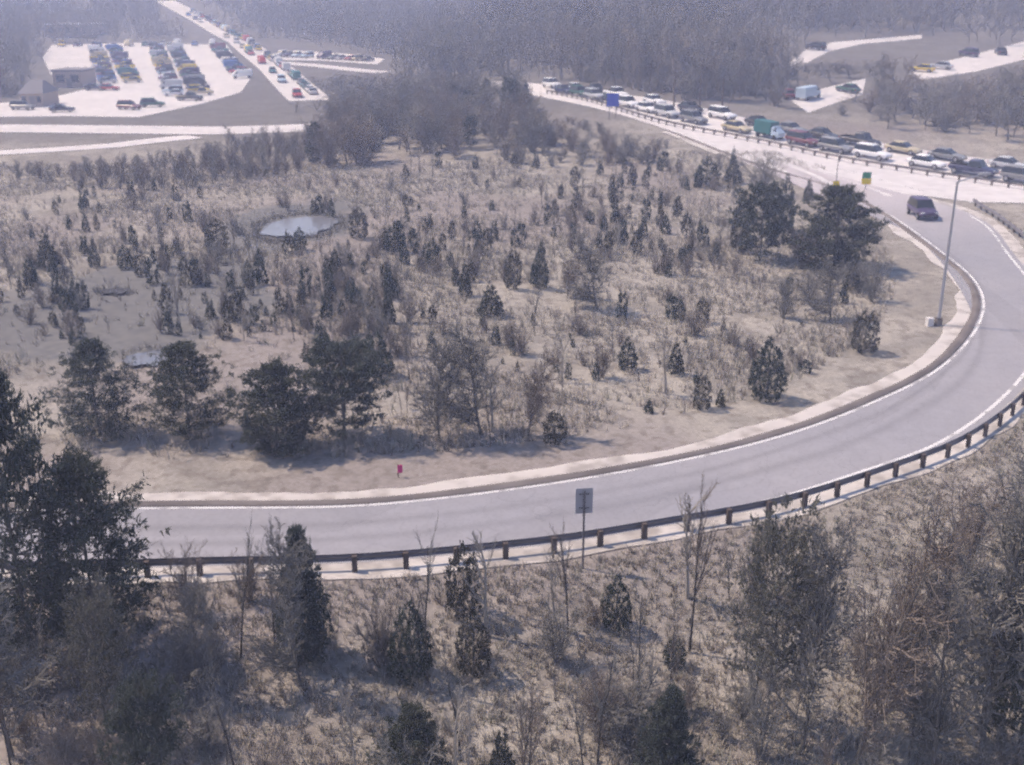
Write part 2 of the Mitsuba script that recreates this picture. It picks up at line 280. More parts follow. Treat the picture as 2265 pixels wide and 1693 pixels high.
def norm_unit(vs):
    a = np.vstack(vs); r = np.percentile(np.hypot(a[:, 0], a[:, 1]), 97) * 2; h = np.percentile(a[:, 2], 99.7)
    return [v / [r, r, h] for v in vs]
GROUPS = {}
def add_group(key, parts):
    scene[key] = {'type': 'shapegroup', **parts}; GROUPS[key] = parts
def bare_proto(key, seed, kids, top=3, bsdf='twig_grey', wander=0.14, up=0.06, spread=0.6, stems=1, r=0.02, bare_from=0.25, tiny=False, trunk='bark', names=('trunk', 'branches')):
    rng = np.random.default_rng(seed); out = [[], [], []]
    for s in range(stems):
        th = rng.uniform(0, 2 * np.pi); lean = 0.05 if stems == 1 else rng.uniform(0.15, 0.6)
        d = np.array([math.cos(th) * lean, math.sin(th) * lean, 1.0]); d /= np.linalg.norm(d)
        limb(rng, out, np.array([rng.normal(0, .02) * (stems > 1), rng.normal(0, .02) * (stems > 1), -0.03]), d, rng.uniform(0.75, 1.0), r * rng.uniform(.7, 1), 0, top, kids, wander, up, spread, bare_from)
    t = out[0] if not tiny else out[0] + out[1]
    c = (out[1] if not tiny else []) + out[2]
    (tv, tf), (cv, cf) = tubes(t, 5 if not tiny else 3), tubes(c or t[-1:], 3)
    tv, cv = norm_unit([tv, cv])
    add_group(key, {names[0]: mikit.ply((tv, tf), trunk), names[1]: mikit.ply((cv, cf), bsdf)})
def ever_proto(key, seed, prof, clumps, leaves, leaf, cr, cols, bole=0.06, trunk_r=0.03, inner_r=0.35, lob=0.35, droop=0.0, lean=0.5, zlo=0.03):
    rng = np.random.default_rng(seed)
    t = rng.random(clumps * 6); pr = prof(t); keep = rng.random(len(t)) < (pr / pr.max()) ** 1.4
    t = t[keep][:clumps]; n = len(t); th = rng.uniform(0, 2 * np.pi, n)
    lo = 1 + lob * (2 * meshkit.fbm(np.c_[np.cos(th) * 1.7, np.sin(th) * 1.7, t * 7], 2, seed) - 1)
    rr = prof(t) * 0.5 * lo * (inner_r + (1 - inner_r) * np.sqrt(rng.random(n)))
    hh = zlo + t * (1 - zlo) - droop * rr
    cen = np.c_[np.cos(th) * rr, np.sin(th) * rr, hh]
    cid = np.repeat(np.arange(n), leaves); N = len(cid)
    g = rng.normal(0, 1, (N, 3)); g /= np.linalg.norm(g, axis=1, keepdims=True)
    sc = (0.55 + 0.45 * np.sqrt(np.clip(prof(t[cid]), 0.05, 1)))
    o = cen[cid] + g * (cr * sc * rng.uniform(0.2, 1, N) ** 0.6)[:, None]
    outd = np.c_[np.cos(th), np.sin(th), np.full(n, lean)][cid] * 0.8 + rng.normal(0, 0.8, (N, 3)); outd /= np.linalg.norm(outd, axis=1, keepdims=True)
    sd = np.cross(outd, rng.normal(0, 1, (N, 3))); sd /= np.linalg.norm(sd, axis=1, keepdims=True)
    L = leaf * rng.uniform(0.6, 1.3, N)[:, None]
    v = np.stack([o - sd * L * 0.28, o + sd * L * 0.28, o + outd * L], 1).reshape(-1, 3)
    f = np.arange(3 * N).reshape(-1, 3)
    mixw = np.clip(rng.normal(0.5, 0.3, n), 0, 1)[cid] * 0.75 + rng.random(N) * 0.25
    ca = np.array(cols[0])[None] * (1 - mixw[:, None]) + np.array(cols[1])[None] * mixw[:, None]
    v[:, 2] = np.maximum(v[:, 2], 0.005)
    tv, tf = tubes([[0, 0, -0.03, 0, 0, 0.45, trunk_r, trunk_r * .7], [0, 0, 0.45, 0, 0, 0.93, trunk_r * .7, trunk_r * .1]], 6)
    add_group(key, {'trunk': mikit.ply((tv, tf), 'bark'), 'crown': mikit.ply((v, f), 'foliage', color=np.repeat(ca, 3, axis=0))})
def pine_proto(key, seed, prof, whorls, per, clumps, leaves, leaf, cr, cols, bole=0.1, rise=0.15, trunk_r=0.022):
    rng = np.random.default_rng(seed); seg, cen, tone = [], [], []
    sway = rng.normal(0, 0.012, (60, 2)).cumsum(0)
    for wi in range(whorls):
        t = bole + (1 - bole) * (wi + rng.uniform(-.3, .3)) / whorls; t = min(max(t, bole), 0.985); a0 = rng.uniform(0, 6.3)
        for b in range(per):
            if rng.random() < 0.12: continue
            a = a0 + b * 2 * np.pi / per + rng.normal(0, .25); L = 0.5 * float(prof(np.array(t))) * rng.uniform(.6, 1.2) + 0.02
            up = rise * (0.4 + t) + rng.normal(0, .1); d = np.array([math.cos(a), math.sin(a), 0]); base = np.array([0, 0, t])
            tn = np.clip(rng.normal(.5, .28), 0, 1); q0 = base
            for k in range(1, 4):
                f = k / 3; q1 = base + d * L * f + np.array([0, 0, L * (up * f + 0.25 * f * f - 0.18 * f)]); r = trunk_r * .28 * (1 - t * .6)
                seg.append([*q0, *q1, r * (1.15 - (k - 1) / 3), r * (1.1 - f) + .0006]); q0 = q1
            for c in range(clumps):
                f = rng.uniform(.3, 1.05); q = base + d * L * f + np.array([0, 0, L * (up * f + 0.25 * f * f - 0.18 * f)])
                sd = np.array([-d[1], d[0], 0]) * rng.normal(0, .16) * L * (1.2 - f * .4); cen.append(q + sd); tone.append(tn)
    cen, tone = np.array(cen), np.array(tone); n = len(cen); cid = np.repeat(np.arange(n), leaves); N = len(cid)
    g = rng.normal(0, 1, (N, 3)) * [1, 1, .6]; o = cen[cid] + g * cr * .5
    outd = np.c_[cen[cid][:, :2], np.full(N, .12)]; outd /= np.linalg.norm(outd, axis=1, keepdims=True) + 1e-6; outd = outd * .7 + rng.normal(0, .7, (N, 3)); outd /= np.linalg.norm(outd, axis=1, keepdims=True)
    sd = np.cross(outd, rng.normal(0, 1, (N, 3))); sd /= np.linalg.norm(sd, axis=1, keepdims=True); L = leaf * rng.uniform(.6, 1.3, N)[:, None]
    v = np.stack([o - sd * L * .2, o + sd * L * .2, o + outd * L], 1).reshape(-1, 3); v[:, 2] = np.maximum(v[:, 2], .01)
    m = np.clip(tone[cid] * .7 + rng.random(N) * .3, 0, 1)[:, None]; ca = np.array(cols[0]) * (1 - m) + np.array(cols[1]) * m
    tv, tf = tubes([[0, 0, -.03, 0, 0, .5, trunk_r, trunk_r * .65], [0, 0, .5, 0, 0, .97, trunk_r * .65, trunk_r * .1]], 6); bv, bf = tubes(seg, 3)
    add_group(key, {'trunk': mikit.ply((tv, tf), 'bark'), 'branches': mikit.ply((bv, bf), 'bark'), 'crown': mikit.ply((v, np.arange(3 * N).reshape(-1, 3)), 'foliage', color=np.repeat(ca, 3, axis=0))})
cone = lambda t: np.clip(1.03 - t, 0, 1) ** 0.8 * np.clip(t * 9 + 0.35, 0, 1)
egg = lambda t: np.sqrt(np.clip(1 - ((t - 0.38) / 0.63) ** 2, 0, 1)) * np.where(t > 0.38, np.clip(1.02 - t, 0, 1) ** 0.35 * 1.12, 1)
dome = lambda t: np.sqrt(np.clip(1 - ((t - 0.42) / 0.59) ** 2, 0.0, 1))
column = lambda t: np.clip((1.02 - t) * 2.4, 0, 1) ** 0.7 * np.clip(t * 6 + 0.5, 0, 1)
DK, DG, OL, BZ, GR = (0.050, 0.062, 0.055), (0.078, 0.094, 0.078), (0.105, 0.108, 0.082), (0.12, 0.105, 0.082), (0.108, 0.118, 0.104)
for i in range(3):
    ever_proto('proto_cedar_%d' % i, 10 + i, [cone, egg, column][i], 300, 7, 0.07, 0.05, (DK, [OL, DG, BZ][i]), lob=.17)
    ever_proto('proto_seedling_%d' % i, 20 + i, [cone, egg, egg][i], 64, 5, 0.16, 0.085, (DK, DG if i < 2 else BZ), lob=.2)
    pine_proto('proto_pine_%d' % i, 30 + i, [egg, dome, cone][i], [15, 13, 18][i], [7, 6, 7][i], 9, 15, 0.052, 0.055, (DG, [OL, GR, GR][i]), bole=[.06, .17, .05][i])
    pine_proto('proto_bigpine_%d' % i, 40 + i, [egg, cone, egg][i], 20, 7, 8, 13, 0.036, 0.042, ([DG, DK, DG][i], [GR, GR, OL][i]), bole=.05, trunk_r=.016)
    if i == 0: pine_proto('proto_greypine', 48, dome, 14, 7, 6, 10, 0.042, 0.05, ((0.12, 0.125, 0.105), (0.19, 0.18, 0.155)), bole=.28, rise=.3, trunk_r=.018)
    bare_proto('proto_bare_%d' % i, 50 + i, [[20, 10, 5], [24, 10, 5], [18, 11, 6]][i], 3, ['twig_grey', 'twig_brown', 'twig_grey'][i], r=.016)
    bare_proto('proto_bigbare_%d' % i, 60 + i, [[34, 14, 7], [30, 15, 7], [36, 13, 7]][i], 3, ['twig_dark', 'twig_umber', 'twig_dark'][i], r=.0155, spread=.58, bare_from=.12)
    bare_proto('proto_slim_%d' % i, 70 + i, [13, 9], 2, ['twig_dark', 'twig_umber', 'twig_pale'][i], r=.021, spread=.4, bare_from=.35, wander=.1, trunk=['dark_bark', 'dark_bark', 'twig_pale'][i])
    bare_proto('proto_shrub_%d' % i, 80 + i, [10, 7], 2, ['twig_grey', 'twig_brown', 'twig_brown'][i], stems=9, r=.02, bare_from=.05, wander=.2, trunk=['twig_grey', 'twig_brown', 'bark'][i], names=('stem', 'twigs'))
    bare_proto('proto_bigshrub_%d' % i, 90 + i, [9, 6, 4], 3, ['twig_dark', 'twig_umber', 'twig_grey'][i], stems=10, r=.014, bare_from=.05, wander=.18, trunk=['twig_grey', 'twig_brown', 'bark'][i], names=('stem', 'twigs'))

COUNT = {}
def numbered(name):
    n = COUNT.get(name, 0); COUNT[name] = n + 1
    return name if n == 0 else '%s_%03d' % (name, n)
def inst(name, group, to_world, label, cat, grp=None):
    k = numbered(name)
    scene[k] = {'type': 'instance', 'to_world': to_world, 'shapes': {'type': 'ref', 'id': group}}
    labels[k] = {'label': label, 'category': cat}
    if grp: labels[k]['group'] = grp
    return k
R = random.Random(7)
SCAT, MADE = [], []
def plant(name, group, p, w, h, label, cat, grp=None, rot=None, lean=0.0):
    t = T().translate([float(p[0]), float(p[1]), float(p[2]) - 0.02]).rotate([0, 0, 1], R.uniform(0, 360) if rot is None else rot)
    if lean: t = t.rotate([0, 1, 0], lean)
    k = inst(name, group, t.scale([float(w), float(w), float(h)]), label, cat, grp)
    for part in ('branches', 'twigs'):
        if part in GROUPS[group]: labels[k + '__' + part] = {'kind': 'stuff'}
    if grp: SCAT.append((k, p, h, group))
    return k
def tree_px(name, proto, bx, by, ty, w, label, cat, grp=None, lean=0.0):
    p = at(bx, by)
    return plant(name, proto, p, px(p, w), max(0.2, height_to(p, ty)), label, cat, grp, lean=lean)

# individually placed plants, read off the photograph: name, prototype, foot x, foot y, top y, width, label
PLANTS = [
 ('pine_tree', 'bigpine_0', 215, 940, 735, 180, 'broad dark evergreen left of the small bright puddle'),
 ('pine_tree', 'bigpine_2', 410, 940, 738, 185, 'darkest broad evergreen right of the small bright puddle'),
 ('pine_tree', 'pine_0', 600, 975, 785, 175, 'olive evergreen standing nearest the ramp kerb in the evergreen row'),
 ('pine_tree', 'pine_1', 745, 950, 733, 170, 'tall rounded evergreen at the right end of the evergreen row'),
 ('cedar_tree', 'cedar_1', 818, 816, 718, 66, 'dark egg shaped cedar behind the end of the evergreen row'),
 ('bare_tree', 'bigbare_0', 1040, 940, 690, 190, 'wide grey leafless tree in the middle of the infield'),
 ('bare_tree', 'bigbare_2', 950, 955, 720, 130, 'grey leafless tree left of the wide leafless one'),
 ('bare_tree', 'bigbare_1', 1140, 945, 750, 130, 'brownish leafless tree beside the squat cedar stump'),
 ('cedar_tree', 'cedar_1', 1655, 862, 728, 78, 'largest dark cedar on the open grass inside the right bend'),
 ('cedar_tree', 'cedar_2', 1515, 884, 802, 38, 'slim bronze cedar left of a tiny cedar near the kerb'),
 ('cedar_tree', 'cedar_0', 1555, 879, 834, 22, 'tiny cedar right of the slim bronze cedar'),
 ('cedar_tree', 'cedar_0', 1458, 808, 730, 40, 'pointed dark cedar left of the largest open grass cedar'),
 ('cedar_tree', 'cedar_2', 1865, 762, 668, 56, 'blunt topped cedar nearest the lamp pole'),
 ('cedar_tree', 'cedar_1', 1355, 798, 728, 42, 'dark cedar right of a brown shrub on the open grass'),
 ('brown_shrub', 'bigshrub_1', 1300, 815, 728, 62, 'reddish brown shrub left of a dark cedar'),
 ('cedar_tree', 'column', 1198, 960, 886, 52, 'squat block shaped cedar close to the kerb'),
 ('pine_tree', 'pine_1', 1640, 562, 398, 110, 'tall grey green evergreen left of the large cone evergreen'),
 ('pine_tree', 'pine_0', 1800, 578, 405, 185, 'large cone shaped evergreen below the upper ramp'),
 ('brown_shrub', 'bigshrub_1', 1735, 575, 478, 100, 'reddish brown shrub against the large cone evergreen'),
 ('bare_tree', 'bigbare_0', 1795, 692, 555, 115, 'grey leafless thicket tree right below the large cone evergreen'),
 ('grey_shrub', 'bigshrub_0', 1850, 625, 560, 110, 'grey shrub at the right foot of the large cone evergreen'),
 ('grey_shrub', 'bigshrub_2', 1745, 650, 575, 95, 'grey shrub straight below the reddish shrub by the cone evergreen'),
 ('cedar_tree', 'cedar_2', 1600, 545, 420, 50, 'slender evergreen left of the tall grey green evergreen'),
 ('cedar_tree', 'cedar_1', 1690, 500, 375, 46, 'slender evergreen right of the tall grey green evergreen'),
 ('grey_shrub', 'bigshrub_0', 1690, 688, 588, 75, 'grey shrub left of the leafless thicket tree'),
 ('grey_shrub', 'bigshrub_2', 1882, 652, 545, 75, 'grey shrub right of the leafless thicket tree'),
 ('cedar_tree', 'cedar_0', 105, 580, 497, 52, 'pointed grey cedar alone at the left of the marsh'),
 ('cedar_tree', 'cedar_1', 205, 577, 533, 26, 'leftmost of three small cedars above the marsh'),
 ('cedar_tree', 'cedar_1', 272, 582, 528, 34, 'middle one of three small cedars above the marsh'),
 ('cedar_tree', 'cedar_2', 306, 598, 540, 28, 'rightmost of three small cedars above the marsh'),
 ('cedar_tree', 'cedar_1', 853, 547, 480, 46, 'wider of two dark cedars right of the pond'),
 ('cedar_tree', 'cedar_0', 831, 540, 486, 28, 'thinner of two dark cedars right of the pond'),
 ('cedar_tree', 'cedar_1', 935, 577, 512, 30, 'thin dark cedar standing alone right of the pond pair'),
 ('cedar_tree', 'cedar_2', 775, 515, 448, 40, 'dark cedar at the right bank of the pond'),
 ('cedar_tree', 'cedar_0', 1005, 642, 560, 32, 'narrow cedar in the crowded middle of the infield'),
 ('cedar_tree', 'cedar_0', 1060, 682, 608, 62, 'wide cone cedar in the crowded middle of the infield'),
 ('cedar_tree', 'cedar_2', 1108, 625, 535, 36, 'tall narrow cedar behind the wide cone cedar'),
 ('cedar_tree', 'cedar_1', 1165, 622, 538, 40, 'bronze cedar in the crowded middle beside a grey thicket'),
 ('bare_tree', 'bigbare_0', 1290, 668, 515, 130, 'grey leafless thicket tree behind the crowded cedars'),
 ('bare_tree', 'bigbare_1', 1225, 645, 545, 90, 'small grey leafless tree left of the thicket tree'),
 ('cedar_tree', 'cedar_1', 1465, 692, 638, 30, 'left one of a pair of small cedars on the grass edge'),
 ('cedar_tree', 'cedar_2', 1515, 700, 640, 30, 'right one of a pair of small cedars on the grass edge'),
 ('cedar_tree', 'cedar_2', 470, 542, 468, 48, 'grey green cedar left of the pond'),
 ('cedar_tree', 'cedar_1', 648, 542, 490, 32, 'small dark cedar at the near bank of the pond'),
 ('cedar_tree', 'cedar_1', 538, 620, 560, 30, 'dark cedar in the speckled grass below the pond'),
 ('cedar_tree', 'cedar_0', 725, 600, 535, 40, 'dark cedar right below the pond'),
 ('cedar_tree', 'cedar_1', 760, 655, 598, 32, 'egg shaped dark cedar below the pond'),
 ('cedar_tree', 'cedar_2', 806, 672, 610, 28, 'thin cedar right of the egg shaped one'),
 ('cedar_tree', 'cedar_0', 1745, 432, 384, 26, 'small cedar above the large cone evergreen'),
 ('cedar_tree', 'cedar_1', 1525, 402, 338, 56, 'dark cedar at the far right corner of the infield'),
 ('cedar_tree', 'cedar_0', 1582, 396, 338, 44, 'pointed cedar by the brown bush under the exit lane'),
 ('brown_shrub', 'bigshrub_2', 1645, 420, 328, 110, 'rounded grey brown bush below the exit lane'),
 ('sapling', 'slim_1', 1552, 764, 676, 26, 'thin leafless sapling standing alone on the open grass'),
 ('cedar_tree', 'seedling_1', 1617, 757, 730, 18, 'tiny round cedar behind the largest open grass cedar'),
 ('cedar_tree', 'seedling_1', 1740, 806, 774, 22, 'tiny dark cedar right of the largest open grass cedar'),
 ('cedar_tree', 'seedling_0', 1400, 892, 858, 24, 'tiny cedar between the squat cedar and the slim bronze cedar'),
 ('cedar_tree', 'seedling_0', 1708, 768, 745, 14, 'smallest cedar seedling in front of the lamp pole grass'),
 # foreground, below the guardrail
 ('pine_tree', 'bigpine_0', 70, 1420, 800, 280, 'tallest dark evergreen at the left end of the near guardrail'),
 ('pine_tree', 'bigpine_2', 215, 1400, 985, 285, 'broad evergreen overlapping the left end of the ramp'),
 ('bare_tree', 'bigbare_2', 30, 1640, 1230, 230, 'grey leafless tree at the bottom left corner'),
 ('pine_tree', 'greypine', 235, 1600, 1300, 150, 'dull grey pine in the thicket at lower left'),
 ('bare_tree', 'bigbare_0', 425, 1500, 1230, 150, 'grey leafless tree under the left part of the guardrail'),
 ('brown_shrub', 'bigshrub_1', 405, 1330, 1170, 110, 'reddish leafless shrub top reaching over the guardrail'),
 ('pine_tree', 'pine_2', 660, 1420, 1140, 125, 'thin green pine in front of the guardrail'),
 ('bare_tree', 'bigbare_0', 650, 1480, 1110, 170, 'leafless tree tangled with the thin green pine'),
 ('cedar_tree', 'cedar_2', 1002, 1330, 1168, 74, 'dark column cedar whose tip stands above the guardrail'),
 ('cedar_tree', 'cedar_2', 1022, 1455, 1325, 74, 'grey cedar right below the column cedar'),
 ('cedar_tree', 'cedar_1', 888, 1465, 1300, 96, 'bronze cedar left of the column cedar'),
 ('cedar_tree', 'cedar_1', 1330, 1358, 1240, 66, 'green cedar right of the sign post foot'),
 ('brown_shrub', 'bigshrub_1', 1282, 1352, 1285, 70, 'brown shrub under the sign post'),
 ('brown_shrub', 'bigshrub_2', 1200, 1430, 1290, 120, 'olive brown bush between column cedar and sign post'),
 ('slim_tree', 'slim_1', 1488, 1410, 1030, 110, 'slender leafless tree reaching across the ramp'),
 ('slim_tree', 'slim_0', 925, 1480, 1105, 90, 'slender leafless tree rising before the near guardrail'),
 ('slim_tree', 'slim_0', 1368, 1560, 1250, 70, 'straight dark leafless stem right of the green cedar'),
 ('slim_tree', 'slim_0', 520, 1420, 1110, 90, 'leaning leafless stem crossing the left guardrail'),
 ('slim_tree', 'slim_2', 772, 1680, 1460, 60, 'pale double stem at the bottom edge'),
 ('slim_tree', 'slim_2', 1010, 1690, 1500, 60, 'pale thin stem among the bottom bushes'),
 ('pine_tree', 'greypine', 1655, 1570, 1150, 215, 'large round crowned dull grey pine below the right guardrail'),
 ('bare_tree', 'bigbare_2', 1730, 1620, 1130, 200, 'grey leafless tree right behind the round crowned grey pine'),
 ('bare_tree', 'bigbare_1', 1838, 1690, 1060, 300, 'large reddish brown leafless tree with a thick trunk'),
 ('bare_tree', 'bigbare_2', 2120, 1650, 985, 300, 'dark leafless tree at the right edge below the guardrail'),
 ('bare_tree', 'bigbare_0', 2010, 1700, 1180, 240, 'grey leafless tree between the reddish tree and the right edge'),
 ('pine_tree', 'bigpine_2', 2195, 1640, 1060, 230, 'dark evergreen at the right edge of the slope'),
 ('bare_tree', 'bigbare_2', 1960, 1650, 1290, 150, 'small grey leafless tree between the reddish tree and the right edge'),
 ('pine_tree', 'pine_2', 1440, 1685, 1490, 150, 'dark young pine at the bottom edge'),
 ('pine_tree', 'pine_0', 890, 1690, 1530, 150, 'dark bushy evergreen at the bottom edge'),
 ('cedar_tree', 'cedar_0', 1085, 1690, 1570, 70, 'dark cedar tip at the bottom edge'),
 ('pine_tree', 'pine_1', 335, 1760, 1470, 150, 'brownish dark evergreen rising from the bottom left edge'),
 ('brown_shrub', 'bigshrub_1', 1285, 1600, 1440, 110, 'brown leafless shrub left of the straight dark stem'),
 ('pale_shrub', 'shrub_0', 1640, 1640, 1430, 120, 'pale stemmed shrub before the round crowned grey pine'),
 ('brown_shrub', 'bigshrub_2', 1900, 1700, 1560, 150, 'dense brown shrub at the foot of the reddish tree'),
 ('grey_shrub', 'bigshrub_0', 2130, 1700, 1560, 190, 'grey shrub at the bottom right corner'),
 ('cedar_tree', 'cedar_1', 1455, 1440, 1370, 50, 'small dark cedar beside the slender tree'),
 ('brown_shrub', 'bigshrub_1', 2080, 1240, 1010, 170, 'brown shrub behind the right guardrail end'),
 ('brown_shrub', 'bigshrub_2', 2190, 1230, 960, 150, 'dark shrub at the right edge under the guardrail'),
]
CATS = {'pine_tree': 'tree', 'cedar_tree': 'tree', 'bare_tree': 'tree', 'slim_tree': 'tree', 'sapling': 'sapling', 'brown_shrub': 'shrub', 'grey_shrub': 'shrub', 'pale_shrub': 'shrub'}
ever_proto('proto_column', 99, column, 230, 7, 0.08, 0.06, (DK, BZ), lob=.2)
for name, pr, bx, by, ty, w, lab in PLANTS:
    tree_px(name, 'proto_' + pr, bx, by, ty, w, lab, CATS[name], lean=R.uniform(-3, 3) if 'slim' in pr else 0)

# scattered small plants of the infield
INF = shapely.Polygon(offset(inner, -INS * 4.2)[np.r_[0:len(inner)]]).buffer(0)
KEEP_OFF = [shapely.Point(c[0], c[1]).buffer(max(a, b) * 0.9) for c, a, b, z in ponds]
def free(p, pad=0.0): return not any(q.contains(shapely.Point(p[0], p[1])) for q in KEEP_OFF)
def scatter(n, boxes, rnd):
    pts = []
    tot = sum(b[4] for b in boxes)
    while len(pts) < n:
        r = rnd.uniform(0, tot)
        for b in boxes:
            r -= b[4]
            if r <= 0: break
        x, y = rnd.uniform(b[0], b[2]), rnd.uniform(b[1], b[3])
        p = at(x, y)
        o = float(outside(np.array([p[0]]), np.array([p[1]]))[0])
        if o > -11 or not free(p): continue
        pts.append((x, y, p))
    return pts
BX = [(20, 400, 560, 560, 2), (330, 540, 880, 740, 5), (860, 350, 1250, 620, 4), (1230, 350, 1600, 600, 6), (0, 560, 200, 760, 1.2), (600, 680, 1250, 820, 2.5), (560, 400, 900, 500, 1), (1230, 600, 1900, 830, 1.0)]
R2 = random.Random(21)
for x, y, p in scatter(295, BX, R2):
    h = R2.uniform(0.8, 2.5) * (0.6 if y > 700 else 1); k = R2.randrange(3)
    plant('cedar_seedling', 'proto_seedling_%d' % k, p, h * R2.uniform(0.3, 0.5), h, 'small dark cedar seedling scattered in the infield grass', 'seedling', 'cedar seedlings of the infield')
for x, y, p in scatter(190, BX, R2):
    h = R2.uniform(0.8, 2.2); k = R2.randrange(3)
    plant('twiggy_shrub', 'proto_shrub_%d' % k, p, h * R2.uniform(0.6, 1.1), h, 'low leafless twiggy shrub scattered in the infield grass', 'shrub', 'twiggy shrubs of the infield')
for x, y, p in scatter(90, BX + [(850, 780, 1500, 960, 3)], R2):
    h = R2.uniform(1.8, 4.2); k = R2.randrange(3)
    plant('thin_sapling', 'proto_slim_%d' % k, p, h * R2.uniform(0.25, 0.4), h, 'thin leafless sapling scattered in the infield grass', 'sapling', 'thin saplings of the infield')
# foreground thicket
for i in range(85):
    x, y = R2.uniform(-40, 2260), R2.uniform(1290, 1760); p = at(x, y)
    if float(outside(np.array([p[0]]), np.array([p[1]]))[0]) < 1.6: continue
    h = R2.uniform(0.9, 2.6); k = R2.randrange(3)
    if R2.random() < 0.62: plant('slope_shrub', 'proto_%s_%d' % (R2.choice(['shrub', 'bigshrub']), k), p, h * R2.uniform(0.7, 1.2), h, 'leafless grey brown shrub on the slope below the guardrail', 'shrub', 'shrubs below the guardrail')
    else: plant('slope_sapling', 'proto_slim_%d' % k, p, h * 0.6, h * 1.9, 'thin leafless sapling on the slope below the guardrail', 'sapling', 'saplings below the guardrail')
# wood between the infield and the left road, and along the highway
GAPS = [shapely.Polygon(p).buffer(-2) for p in ([(92, 124), (112, 95), (300, 90), (490, 95), (540, 172), (520, 205), (430, 230), (300, 258), (-60, 262), (-60, 222), (90, 210), (110, 162)], [(690, 215), (640, 228), (560, 140), (480, 85), (352, 6), (366, 0), (480, 55), (600, 105), (830, 125), (825, 160), (620, 150)],
    [(1690, 206), (1870, 170), (1862, 200), (1745, 235)], [(1965, 150), (2211, 88), (2211, 130), (1990, 172)], [(1745, 104), (1990, 76), (1990, 86), (1760, 125)], [(-60, 270), (480, 268), (480, 292), (300, 325), (-60, 345)], [(1165, 172), (1480, 216), (1640, 235), (2211, 325), (2260, 420), (1800, 360), (1480, 300), (1180, 228)])]
GAP_ALL = shapely.union_all(GAPS); shapely.prepare(GAP_ALL)
def in_gap(x, y, h, w):
    f, q = np.meshgrid(np.linspace(0.03, 1.05, 12), np.linspace(-.5, .5, 5)); f, q = f.ravel(), q.ravel()
    pz = float(ZF(x, y)) + f * h - CAM_H; zc = y * CP - pz * SP
    return bool(shapely.contains_xy(GAP_ALL, ((x + q * w) / zc * FOCAL + PW / 2) / K, ((-pz * CP - y * SP) / zc * FOCAL + PH / 2) / K).any())
def woods(n, poly, rnd, name, protos, hs, label, cat, grp, ratio=(0.5, 0.8)):
    P = shapely.Polygon([at(*q)[:2] for q in poly]).buffer(0); x0, y0, x1, y1 = P.bounds; k = 0
    while k < n:
        q = (rnd.uniform(x0, x1), rnd.uniform(y0, y1)); s = shapely.Point(q)
        if not P.contains(s) or CLEAR_ALL.contains(s): continue
        h = rnd.uniform(*hs); z = float(ZF(*q)); k += 0.2
        if in_gap(*q, h, h * .5): continue
        k += 0.8
        plant(name, 'proto_' + rnd.choice(protos), (*q, z), h * rnd.uniform(*ratio), h, label, cat, grp)
R3 = random.Random(5)
CW = [(640, 365), (720, 300), (760, 240), (1000, 215), (1160, 225), (1300, 262), (1470, 312), (1500, 345), (1250, 345), (1050, 352)]
woods(150, CW, R3, 'wood_tree', ['bare_0', 'bare_1', 'bare_2', 'bigshrub_1', 'bigshrub_0'], (3.5, 7.5), 'leafless tree in the dark wood between infield and highway', 'tree', 'leafless trees of the middle wood', (.75, 1.15))
woods(8, CW, R3, 'wood_evergreen', ['pine_1', 'pine_1', 'pine_0'], (4, 6.5), 'dark evergreen in the wood between infield and highway', 'tree', 'evergreens of the middle wood', (.4, .55))
woods(230, [(-60, 395), (-60, 350), (240, 335), (420, 310), (700, 300), (660, 370), (420, 420), (200, 410)], R3, 'verge_tree', ['bare_0', 'bigshrub_1', 'bare_2', 'shrub_0', 'shrub_2'], (1.3, 3.6), 'leafless tree in the belt between infield and left streets', 'tree', 'leafless trees along the left streets')
woods(75, [(1130, 250), (1300, 268), (1480, 312), (1520, 350), (1300, 362), (1080, 355)], R3, 'scrub_shrub', ['bigshrub_0', 'bigshrub_1', 'bigshrub_2', 'bare_0'], (1.2, 3.2), 'leafless scrub shrub between the wood and the exit lane', 'shrub', 'scrub shrubs below the exit lane', (.8, 1.3))
HF = [(1180, 178), (1480, 220), (1640, 256), (1800, 286), (1950, 312), (2211, 350), (2420, 380), (2420, 250), (2211, 215), (1900, 215), (1700, 190), (1400, 150)]
woods(130, HF, R3, 'hillside_tree', ['bare_0', 'bare_1', 'bare_2'], (5, 10), 'leafless tree on the bank behind the queued vehicles', 'tree', 'leafless trees behind the highway')

woods(80, HF, R3, 'bank_shrub', ['shrub_0', 'shrub_1', 'bare_2'], (1.5, 3.8), 'leafless shrub on the bank behind the queued vehicles', 'shrub', 'leafless shrubs behind the highway', (.9, 1.3))
# far woods: one mass
rng = np.random.default_rng(77)
def far_tree(rng):
    out = [[], [], []]
    limb(rng, out, np.array([0, 0, -0.12]), np.array([0, 0, 1.0]), 1.05, 0.03, 0, 2, [13, 5], 0.12, 0.05, 0.55, 0.2)
    return out[0] + out[1] + out[2]
fts = [np.array(far_tree(rng)) for _ in range(5)]
for c in range(4):
    tv, tf, n0 = [], [], 0
    for k in range(7):
        s = fts[rng.integers(5)].copy(); h = rng.uniform(6, 11); w = h * 0.9
        o = np.array([rng.uniform(-8, 8), rng.uniform(-8, 8), 0])
        for a in (0, 3): s[:, a:a + 3] = s[:, a:a + 3] * [w, w, h] + o
        s[:, 6:] = s[:, 6:] * 6 * 0.75 + 0.025
        v, f = tubes(s, 3); tv.append(v); tf.append(f + n0); n0 += len(v)
    add_group('proto_clump_%d' % c, {'trees': mikit.ply((np.vstack(tv), np.vstack(tf)), ['twig_far', 'twig_grey', 'twig_brown', 'twig_far'][c])})
tv = None
cnt = 0
